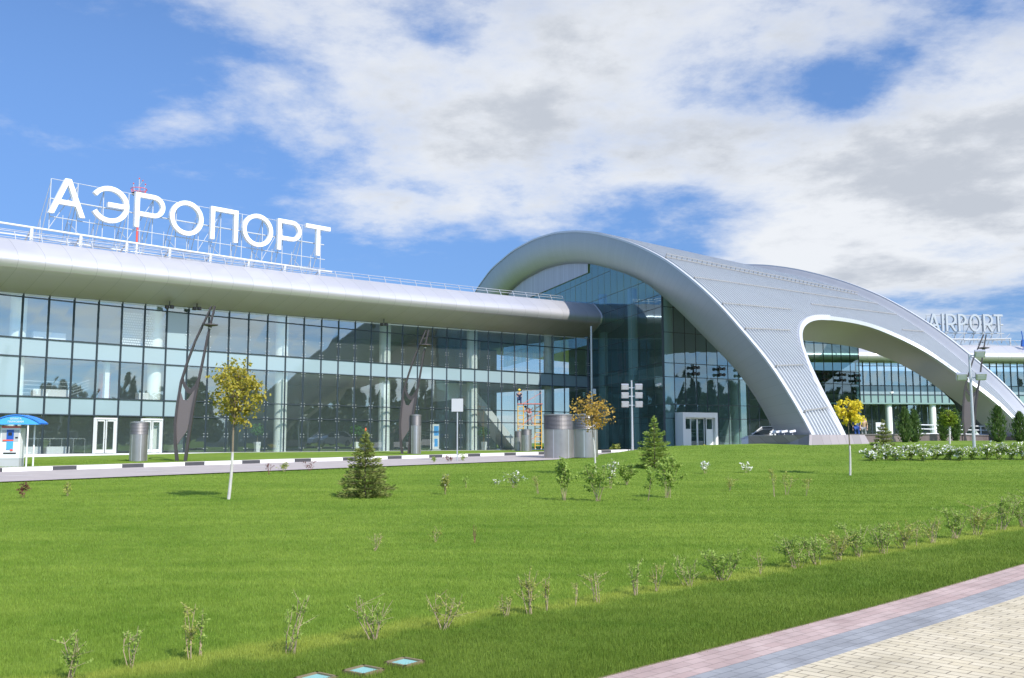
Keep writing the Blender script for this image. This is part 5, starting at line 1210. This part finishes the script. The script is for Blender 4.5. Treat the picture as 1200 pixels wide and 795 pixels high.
def car():
    P = at(904, 519, 64); P.z = -.42; t = thing('parked_car', 'white car parked behind the granite plinth of the vault', 'car', P, R(214))
    def loft(secs, m, name, parent=None):
        mb = MB(); mb.grid(lambda i, j: secs[i][j % len(secs[0])], len(secs)-1, len(secs[0])); mb.face([secs[0][j] for j in range(len(secs[0]))][::-1]); mb.face(secs[-1])
        return smooth_by_angle(mb.build(name, m, parent or t), 40)
    def ring(x, w_, z0, z1, tuck=.06): return [Vector((x, -w_+tuck, z0)), Vector((x, w_-tuck, z0)), Vector((x, w_, (z0+z1)/2)), Vector((x, w_-tuck, z1)), Vector((x, -w_+tuck, z1)), Vector((x, -w_, (z0+z1)/2))]
    loft([ring(-2.15, .72, .35, .72), ring(-2.05, .82, .22, .88), ring(-1.2, .88, .2, .95), ring(0, .89, .2, .97), ring(.75, .89, .2, .95), ring(1.6, .86, .2, .84), ring(2.05, .78, .24, .72), ring(2.15, .68, .32, .6)], M['carw'], 'body')
    def cab(x, w0, z0, w1, z1): return [Vector((x, -w0, z0)), Vector((x, w0, z0)), Vector((x, w1, z1)), Vector((x, -w1, z1))]
    loft([cab(-1.95, .72, .90, .70, .92), cab(-1.45, .78, .92, .60, 1.40), cab(-.6, .78, .94, .62, 1.47), cab(.2, .78, .94, .60, 1.43), cab(1.05, .76, .90, .70, .93)], M['carg'], 'cabin')
    mb = MB(); mb.box((-.62, 0, 1.465), (.85, 0, 0), (0, .60, 0), (0, 0, .022)); mb.build('roof', M['carw'], t)
    mb = MB()
    for sg in (-1, 1):
        mb.bar((.22, sg*.61, 1.44), (1.02, sg*.745, .94), .07); mb.bar((-.45, sg*.63, 1.46), (-.45, sg*.79, .95), .07); mb.bar((-1.42, sg*.61, 1.41), (-1.93, sg*.72, .93), .12)
    mb.build('pillars', M['carw'], t).name = 'cabin_pillars'
    for x in (-1.35, 1.35):
        for y in (-.80, .80):
            mb = MB(); mb.tube([(x, y-.1, .31), (x, y+.1, .31)], .31, 20); wv = mb.build('wheel', M['tyre'], t); mb = MB(); mb.tube([(x, y-.108, .31), (x, y+.108, .31)], .19, 14); mb.build('rim', M['inox'], wv)
    for y in (-.58, .58):
        mb = MB(); mb.box((2.07, y, .64), (.07, 0, 0), (0, .17, 0), (0, 0, .07)); mb.build('headlight', M['lens'], t); mb = MB(); mb.box((-2.1, y, .74), (.05, 0, 0), (0, .14, 0), (0, 0, .08)); mb.build('tail_light', M['redl'], t)
    for y in (-.92, .92): mb = MB(); mb.box((.72, y, 1.0), (.06, 0, 0), (0, .09, 0), (0, 0, .06)); mb.build('wing_mirror', M['carw'], t)
car()
# ------------------------------------------------------------------ trees and shrubs
def crown_leaves(mb, c, rx, rz, n, size, clumps, power=.5, drop=0.0):
    cs = []
    for _ in range(clumps):
        v = Vector((random.gauss(0, 1), random.gauss(0, 1), random.gauss(0, 1))).normalized()*random.random()**power
        cs.append((Vector((c[0]+v.x*rx, c[1]+v.y*rx, c[2]+v.z*rz)), random.uniform(.12, .30)*(rx+rz)/2))
    for _ in range(n):
        q, r = random.choice(cs); v = Vector((random.gauss(0, .55), random.gauss(0, .55), random.gauss(0, .5)))*r
        mb.leaf(q+v, size*random.uniform(.6, 1.25), 0, .8)
    return cs
def young_tree(label, base, trunk_h, crown_c, rx, rz, n, leaf, lm, lime_h, tr=.035, clumps=60, group=None, lean=(0, 0)):
    t = thing('young_tree', label, 'tree', base, 0, group)
    H_ = crown_c+rz*.7; pts = [(lean[0]*z/H_+.02*math.sin(z*2.3), lean[1]*z/H_, z) for z in np.linspace(-.05, H_, 9)]
    rr = [tr*(1-.75*i/8) for i in range(9)]
    mb = MB(); mb.tube(pts, rr, 8); tk = mb.build('trunk', M['bark'], t)
    if lime_h > 0:
        mb = MB(); zz = [z for z in np.linspace(-.03, lime_h, 5)]; mb.tube([(lean[0]*z/H_+.02*math.sin(z*2.3), lean[1]*z/H_, z) for z in zz], [tr*(1-.75*z/H_)+.006 for z in zz], 8); mb.build('limewash_band', M['lime'], tk)
    cr = MB(); cs = crown_leaves(cr, (lean[0], lean[1], crown_c), rx, rz, n, leaf, clumps)
    mb = MB()
    for q, r in cs[:int(clumps*.7)]:
        z0 = max(trunk_h*.9, min(q.z-.1, crown_c-rz*.9+random.random()*rz)); b0 = Vector((lean[0]*z0/H_+.02*math.sin(z0*2.3), lean[1]*z0/H_, z0)); mid = b0*.5+q*.5+Vector((0, 0, .06))
        mb.tube([b0, mid, q], [tr*.32, tr*.2, tr*.1], 5)
    mb.build('branches', M['bark'], t).name = 'limbs'
    cr.build('crown', lm, t); return t
young_tree('young maple with yellow green leaves and a whitewashed trunk on the lawn', ground(267.5, 585), 1.9, 2.62, .70, .84, 2300, .048, L['yg'], 1.15, .036, 85, lean=(.15, 0))
P = ground(697.5, 557); young_tree('slim tree with sparse amber leaves in front of the steel vent drums', P, 1.45, 2.25, .80, .66, 1000, .055, L['amber'], 1.35, .03, 62, lean=(-.13, 0))
P = ground(996, 558); young_tree('small slender tree with bright golden yellow leaves in front of the vault foot', P, 1.75, 2.22, .62, .42, 1500, .055, L['gold'], 1.05, .035, 40, lean=(.03, 0))
P = at(1113, 524, 54); P.z = H(P.x, P.y); young_tree('small lime green ball tree clipped on a pale stem among the conifers', P, .95, 1.45, .46, .44, 1500, .06, L['ball'], .95, .05, 160)
def spruce(label, base, h, r, lm, tiers, dens, tip=False, seed=1):
    random.seed(seed); t = thing('spruce', label, 'spruce tree', base)
    mb = MB(); mb.tube([(0, 0, -.05), (0, 0, h*.6), (0, 0, h)], [h*.02, h*.012, h*.004], 7); mb.build('trunk', M['bark'], t)
    br = MB(); lf = MB()
    for k in range(tiers):
        f = k/(tiers-1); z = h*(.05+.87*f); rad = r*(1-f)**.9*random.uniform(.72, 1.12)+.04*r; nb = max(4, int(9-4*f))
        a0 = random.random()*6
        for b in range(nb):
            a = a0+b*6.283/nb+random.gauss(0, .15); rr = rad*random.uniform(.6, 1.2); rise = .10*rr+.22*rr*f
            tipv = Vector((math.cos(a)*rr, math.sin(a)*rr, z+rise-.12*rr*(1-f))); b0 = Vector((0, 0, z)); br.tube([b0, tipv], [.006*h, .002*h], 4, cap=False)
            nn = int(dens*5.0*rr/r*(1-.3*f))+14
            for i in range(nn):
                u = random.random()**.75; q = b0.lerp(tipv, u); w_ = (1-u*.65)*.30*rr+.02
                side = Vector((-math.sin(a), math.cos(a), 0))*random.uniform(-1, 1)*w_; q = q+side+Vector((0, 0, random.gauss(0, .02*h)))
                d = (Vector((math.cos(a), math.sin(a), .15))+side.normalized()*.7+Vector((0, 0, random.uniform(-.25, .45)))).normalized(); s_ = .028*h*random.uniform(.7, 1.4); n_ = d.cross(Vector((random.gauss(0, 1), random.gauss(0, 1), random.gauss(0, 1)))).normalized()
                lf.face([q-d*s_*.2, q+d*s_*.7+n_*s_*.26, q+d*s_*1.7, q+d*s_*.7-n_*s_*.26])
    for i in range(30):
        z = h*(.9+.1*random.random()); a = random.random()*6.28; d = Vector((math.cos(a)*.6, math.sin(a)*.6, .7)).normalized(); q = Vector((0, 0, z)); s_ = .022*h; n_ = d.orthogonal(); lf.face([q, q+d*s_+n_*s_*.25, q+d*s_*2, q+d*s_-n_*s_*.25])
    br.build('branches', M['bark'], t).name = 'limbs'; lf.build('crown', lm, t)
    if tip: mb = MB(); mb.lathe([(0, h-.02), (.02, h), (.022, h+.05), (0, h+.08)], (0, 0, 0), 6); mb.build('orange_tip', M['redpipe'], t)
    return t
spruce('young olive green spruce in the middle of the lawn near the road', ground(427, 583), 1.66, .78, L['spruce'], 12, 34, True, 3)
spruce('fresh green spruce on the lawn in front of the hall entrance', ground(767, 549), 2.05, .95, L['spruce2'], 10, 34, False, 4)
P = ground(1036, 534); spruce('small layered spruce beside the granite wall at the end of the white flowers', P, 1.62, .62, L['spruce'], 9, 38, False, 6)
random.seed(21)
def thuja(label, P, h, r, lm, taper=.55, n=1700):
    t = thing('thuja', label, 'conifer', P, 0, 'dark conifers in front of the right wing')
    mb = MB(); mb.tube([(0, 0, -.1), (0, 0, h*.8)], [.06, .02], 6); mb.build('trunk', M['bark'], t)
    mb = MB()
    for _ in range(n):
        f = random.random(); a = random.random()*6.283; prof = (math.sin(min(1, f*1.6+.12)*math.pi/2))*(1-f)**taper*1.25
        lump = 1+.30*math.sin(a*3+f*9)+.22*math.sin(a*5+f*31); rr = r*prof*lump*random.random()**.4*random.choice((.8, 1, 1.1, 1.4))
        q = Vector((math.cos(a)*rr, math.sin(a)*rr, h*f)); d = Vector((math.cos(a)*.5, math.sin(a)*.5, .9)).normalized(); s_ = .07*random.uniform(.6, 1.5); n_ = d.cross(Vector((random.gauss(0, 1), random.gauss(0, 1), random.gauss(0, 1)))).normalized()
        mb.face([q-d*s_, q+n_*s_*.45, q+d*s_*1.4, q-n_*s_*.45])
    mb.build('crown', lm, t)
for px, pt, Y, r, lb in ((1061, 479, 60, .42, 'feathery dark conifer left of a twin just beside it'), (1072, 482, 61, .42, 'feathery dark conifer right of a twin, left of the ball tree'), (1106, 480, 66, .36, 'dark conifer behind the left of the lime ball tree'), (1120.5, 481, 66, .34, 'dark conifer behind the right of the lime ball tree'),
                         (1170.5, 477, 60, .52, 'tall columnar conifer right of the third lamp sculpture'), (1196, 484, 62, .52, 'dark conifer cut by the right picture edge')):
    P = at(px, 519, Y); P.z = H(P.x, P.y)-.05; thuja(lb, P, at(px, pt, Y).z-P.z, r, L['thuja'])
# shrubs: a few stems with leaves near their ends
def shrub(label, base, h, spread, stems, leaves, leaf, lm, twig='twig', flowers=0, group=None, low=.2, cat='shrub', name='shrub', fl=.03):
    t = thing(name, label, cat, base, 0, group); mb = MB(); lf = MB(); fw_ = MB()
    for k in range(stems):
        a = random.random()*6.283; l = h*random.uniform(.7, 1.0); sp = spread*random.uniform(.3, 1.0); b0 = Vector((random.gauss(0, .1)*spread, random.gauss(0, .1)*spread, -.02))
        tip = Vector((math.cos(a)*sp, math.sin(a)*sp*.8, l)); mid = b0*.45+tip*.55+Vector((random.gauss(0, .12)*spread, random.gauss(0, .1)*spread, 0)); r0 = .0035+.0035*h
        mb.tube([b0, mid, tip], [r0, r0*.7, r0*.3], 5, cap=False)
        subs = [(b0, mid, tip)]
        for _ in range(3):
            f = random.uniform(.35, .9); q = b0.lerp(mid, f*1.6) if f < .6 else mid.lerp(tip, (f-.6)*2.5); e = q+Vector((random.gauss(0, .5)*spread, random.gauss(0, .4)*spread, h*random.uniform(.1, .3))); mb.tube([q, e], [r0*.5, r0*.2], 4, cap=False); subs.append((q, q.lerp(e, .5), e))
        for _ in range(int(leaves*(3.2 if leaves > 180 else 2.2)/stems)):
            b, m_, e = random.choice(subs); f = low+(1-low)*random.random(); q = b.lerp(m_, f*2) if f < .5 else m_.lerp(e, f*2-1)
            q = q+Vector((random.gauss(0, 1), random.gauss(0, 1), random.gauss(0, .6)))*leaf*.9; lf.leaf(q, leaf*random.uniform(.6, 1.3), 0, .6)
        for _ in range(int(flowers/stems)):
            b, m_, e = random.choice(subs); f = random.uniform(.45, 1.05); q = b.lerp(m_, f*2) if f < .5 else m_.lerp(e, f*2-1); q = q+Vector((random.gauss(0, 1), random.gauss(0, 1), random.gauss(0, .7)))*leaf*1.3; fw_.leaf(q, fl*random.uniform(.6, 1.3), 0, .8)
    mb.build('stems', M[twig], t).name = 'stem'; lf.build('foliage', lm, t)
    if flowers: fw_.build('blossom', L['flower'], t)
    return t
def shrub_px(label, px, py, hpx, wpx, stems, leaves, leafpx, lm, **kw):
    P = ground(px, py); u = P.y/F_PX; P.z -= .01; return shrub(label, P, hpx*u, wpx*u/2, stems, leaves, max(leafpx*u*.68, .009), lm, **kw)
G1 = 'young shrubs scattered over the far lawn'
S, Yl, Rd = L['shrub'], L['shruby'], L['shrubr']
for lb, px, py, h, w_, st, n, lp, lm, kw in (
    ('small purple leaved shrub at the far left of the lawn', 26.5, 583, 20, 13, 4, 60, 2.0, Rd, dict(twig='rtwig')),
    ('small upright yellow green shrub at the left lawn edge near the road', 79, 581, 19, 10, 5, 60, 1.9, Yl, {}),
    ('bare reddish twiggy shrub at the lawn edge, right of the whitewashed maple', 315, 556, 15, 9, 5, 22, 1.4, Rd, dict(twig='rtwig')),
    ('small yellow green shrub between two reddish twiggy ones by the road', 333, 553, 12, 10, 5, 55, 1.7, Yl, {}),
    ('spreading reddish twiggy shrub left of the front spruce by the road', 362, 552, 14, 17, 5, 26, 1.4, Rd, dict(twig='rtwig')),
    ('tiny green shrub at the lawn edge left of the road sign', 507, 543, 9, 7, 4, 40, 1.5, S, {}),
    ('tiny reddish shrub at the foot of the road sign', 526, 542, 9, 9, 4, 30, 1.4, Rd, dict(twig='rtwig')),
    ('tiny upright green shrub just right of the road sign', 541.5, 541, 10, 7, 4, 40, 1.5, S, {}),
    ('brownish green shrub with a white flowering tip right of the front spruce', 521, 580, 26, 16, 7, 150, 2.0, Yl, dict(flowers=22, fl=.028)),
    ('small low green sprout on the lawn beside the brownish flowering shrub', 546, 572, 12, 9, 3, 26, 2.0, S, {}),
    ('low white flowering sprig left of a bigger flowering shrub', 581, 568, 8, 12, 4, 26, 1.8, S, dict(flowers=30, fl=.035)),
    ('white flowering shrub in the middle of the far lawn', 602, 572, 20, 24, 7, 110, 2.0, S, dict(flowers=65, fl=.04)),
    ('thin yellowish shrub with a pale tip left of the leafy shrub on stems', 631, 579, 22, 16, 4, 34, 1.7, Yl, {}),
    ('leafy yellow green shrub on bare thin stems in front of the vent drums', 661, 587, 47, 22, 6, 250, 2.6, S, dict(low=.45)),
    ('broad leafy shrub on thin stems under the amber tree', 700, 588, 45, 40, 8, 260, 2.6, S, dict(low=.5)),
    ('white blossoming shrub right behind the amber tree', 715, 573, 33, 16, 6, 110, 2.1, S, dict(flowers=70, fl=.045)),
    ('dense mid green shrub between the amber tree and the fresh green spruce', 733, 569, 29, 24, 8, 260, 2.1, S, {}),
    ('small shrub with a green top on one bare stem', 760, 588, 38, 14, 2, 110, 2.4, S, dict(low=.6)),
    ('tall bright green shrub in front of the fresh green spruce', 781, 584, 46, 32, 8, 300, 2.7, S, dict(low=.3)),
    ('small white blossoming bush, left of two on the lawn before the hall', 826, 556, 13, 10, 6, 60, 1.5, S, dict(flowers=85, fl=.045)),
    ('small white blossoming bush, right of two on the lawn before the hall', 874, 555, 12, 14, 6, 50, 1.5, S, dict(flowers=85, fl=.045)),
    ('thin yellowish shrub alone below the two white blossoming bushes', 855, 576, 20, 14, 4, 46, 1.7, Yl, {}),
    ('tall thin twiggy shrub, first of three left of the golden tree', 907, 583, 34, 12, 3, 46, 1.8, Yl, dict(low=.5)),
    ('leaning twiggy shrub, middle of three left of the golden tree', 921, 581, 28, 20, 4, 50, 1.8, Yl, dict(low=.5)),
    ('slanting twiggy shrub, nearest of three to the golden tree', 945, 582, 25, 16, 3, 40, 1.8, Yl, dict(low=.5)),
    ('faint yellow shrub alone in the middle of the open lawn', 510, 636, 20, 16, 3, 30, 2.0, Yl, {}),
    ('faint twiggy shrub alone on the open lawn below the front spruce', 438, 646, 24, 20, 6, 34, 1.7, Yl, {}),
    ('faint thin reddish twig standing on the open lawn', 556, 638, 26, 8, 3, 18, 1.5, Yl, dict(twig='rtwig'))):
    shrub_px(lb, px, py, h, w_, st, n, lp, lm, group=G1, **kw)
G2 = 'shrubs in the row along the paving'
row = [(82, 797, 58, 50, 5, 120, 3.2, S, 'sparse shrub at the bottom left corner of the lawn, first of its row'), (152, 784, 50, 30, 4, 70, 3.0, S, 'small dark stemmed shrub, second from the left in the diagonal row'),
       (222, 775, 66, 34, 3, 90, 3.2, Yl, 'forked shrub with two pale bare stems at the bottom left'), (234, 770, 52, 18, 3, 70, 3.0, S, 'upright leafy shrub touching the forked pale stemmed one'), (340, 766, 66, 52, 5, 120, 3.0, S, 'open shrub with curved pale branches, right of the forked one'),
       (437, 751, 52, 48, 8, 130, 2.7, S, 'twiggy shrub with dense low leaves above the teal covers'), (518, 738, 44, 50, 7, 110, 2.6, Yl, 'yellowish shrub with a branch lying on the grass right of the teal covers'),
       (592, 724, 26, 20, 5, 50, 2.3, Yl, 'low twiggy shrub left of the bushy pale one in the row'), (620, 720, 50, 32, 7, 150, 2.4, Yl, 'bushy pale yellow green shrub on three stems near the middle of the row'), (641, 716, 44, 14, 3, 60, 2.3, Yl, 'slim yellowish shrub right beside the bushy pale one'),
       (673, 711, 34, 12, 2, 24, 2.1, Yl, 'single slanting twig shrub in the middle of the row'), (699, 707, 42, 32, 5, 60, 2.2, Yl, 'bare V shaped twiggy shrub in the middle of the row'), (743, 699, 42, 22, 5, 90, 2.2, S, 'thin leafy shrub left of a bare stemmed one in the row'),
       (769, 694, 38, 24, 4, 60, 2.1, Yl, 'bare stemmed shrub with few leaves left of the dense green clump'), (808, 688, 36, 40, 6, 130, 2.1, S, 'half bare shrub touching the dense green clump'), (845, 682, 40, 48, 10, 330, 2.3, S, 'dense round green shrub, leftmost clump of the hedge'),
       (891, 674, 30, 14, 4, 40, 1.9, Yl, 'thin brownish shrub alone between two dense clumps'), (932, 667, 38, 46, 9, 330, 2.1, S, 'dense green shrub at the left end of the long hedge clump'), (957, 663, 34, 44, 9, 280, 2.0, S, 'dense green shrub, second in the long hedge clump'),
       (981, 658, 36, 44, 9, 240, 2.0, Yl, 'yellowish shrub inside the long hedge clump'), (1008, 654, 38, 46, 9, 330, 2.0, S, 'dense green shrub in the middle of the long hedge clump'), (1034, 650, 36, 44, 9, 260, 1.9, S, 'dense green shrub near the right end of the long hedge clump'),
       (1058, 645, 34, 36, 8, 200, 1.9, Yl, 'thin yellowish shrub closing the long hedge clump'), (1073, 641, 28, 10, 3, 34, 1.8, Yl, 'thin bare shrub in the gap right of the long hedge clump'), (1092, 638, 32, 34, 7, 120, 1.8, Yl, 'brownish leafless looking shrub before the right hand clump'),
       (1120, 633, 38, 48, 9, 320, 1.9, S, 'dense green shrub of the right hand clump'), (1146, 629, 36, 42, 8, 220, 1.8, Yl, 'thin shrub next to the dense right hand clump'), (1174, 623, 40, 44, 8, 220, 1.8, S, 'green shrub second from the right picture edge'), (1199, 619, 42, 44, 8, 240, 1.8, S, 'green shrub cut by the right picture edge')]
for px, py, h, w_, st, n, lp, lm, lb in row: shrub_px(lb, px, py, h, w_, st, n, lp, lm, group=G2)
G3 = 'white flowering bushes in front of the right wing'
random.seed(8)
fl = [(1023, 541, 12, 24, 'low white flowering sprig at the left end of the flower row'), (1038, 539, 17, 24, 'white flowering bush at the foot of the small layered spruce'), (1052, 541, 16, 24, 'white flowering bush second right of the small layered spruce'), (1066, 540, 20, 26, 'white flowering bush below the feathery twin conifers'), (1081, 541, 18, 26, 'white flowering bush right below the feathery twin conifers'),
      (1096, 540, 17, 26, 'white flowering bush left of the ball tree stem'), (1111, 540, 18, 26, 'white flowering bush right at the ball tree stem'), (1126, 541, 17, 24, 'white flowering bush left of the three lamp mast'), (1141, 540, 15, 22, 'white flowering bush in front of the three lamp mast'), (1156, 540, 19, 26, 'white flowering bush left of the columnar conifer'),
      (1171, 540, 20, 26, 'white flowering bush in front of the columnar conifer'), (1185, 540, 20, 26, 'white flowering bush right of the columnar conifer'), (1199, 540, 21, 26, 'white flowering bush cut by the right picture edge')]
for px, py, h, w_, lb in fl: shrub_px(lb, px, py, h, w_, 9, 260, 1.7, S, flowers=150, fl=.058, group=G3, name='flowering_bush', cat='flowering bush', low=.1)
for px, py, lb in ((831, 523.5, 'low yellow bush in front of the entrance box'), (842, 522, 'tiny yellow bush right of the entrance box'), (722, 525, 'low yellow green bush by the kerb under the six lamp mast')):
    P = at(px, py, 60 if px > 730 else 66); P.z = H(P.x, P.y)-.02; shrub(lb, P, .55, .35, 7, 160, .06, L['gold'] if px > 730 else Yl, group='low bushes near the hall entrance')
# ------------------------------------------------------------------ far woodland behind the viewer, which the glass mirrors
def treeline():
    rng = np.random.default_rng(3); V = []
    for k in range(230):
        ang = R(-20+220*k/230)+rng.normal(0, .012); d = 150+rng.random()*45; cx, cy = math.cos(ang-R(60))*d+20, math.sin(ang-R(60))*d+20
        if cy > 70 or (cy > 0 and cx/max(cy, 1) < 1.2): continue
        con = rng.random() < .45; h = rng.uniform(13, 21) if con else rng.uniform(11, 18); r = rng.uniform(2.4, 3.6) if con else rng.uniform(4.2, 6.5); n = 620
        f = rng.random(n); a = rng.random(n)*6.283
        prof = (1-f)**.8*r+.2 if con else r*np.sqrt(np.clip(1-(f*1.75-.72)**2, .02, 1))
        lump = 1+.25*np.sin(a*3+f*8+k)+.15*np.sin(a*5-f*17)
        rr = prof*lump*rng.random(n)**.35; x = cx+np.cos(a)*rr; y = cy+np.sin(a)*rr; z = -1.4+h*(.04+.96*f)
        c = np.stack([x, y, z], 1); s = rng.uniform(.45, 1.0, (n, 1)); d1 = rng.normal(size=(n, 3)); d1 /= np.linalg.norm(d1, axis=1)[:, None]; d2 = np.cross(d1, rng.normal(size=(n, 3))); d2 /= np.linalg.norm(d2, axis=1)[:, None]
        V.append(np.stack([c-d1*s, c+d2*s*.8, c+d1*s, c-d2*s*.8], 1).reshape(-1, 3))
    v = np.concatenate(V).astype(np.float32); n = len(v)//4
    me = bpy.data.meshes.new('woodland'); me.vertices.add(len(v)); me.vertices.foreach_set('co', v.ravel()); me.loops.add(len(v)); me.loops.foreach_set('vertex_index', np.arange(len(v), dtype=np.int32))
    me.polygons.add(n); me.polygons.foreach_set('loop_start', np.arange(0, len(v), 4, dtype=np.int32)); me.update(calc_edges=True); me.materials.append(L['forest'])
    o = bpy.data.objects.new('woodland', me); COL.objects.link(o); kind(o, 'stuff'); tag(o, 'far belt of mixed woodland mirrored in the terminal glass', 'woodland')
treeline()
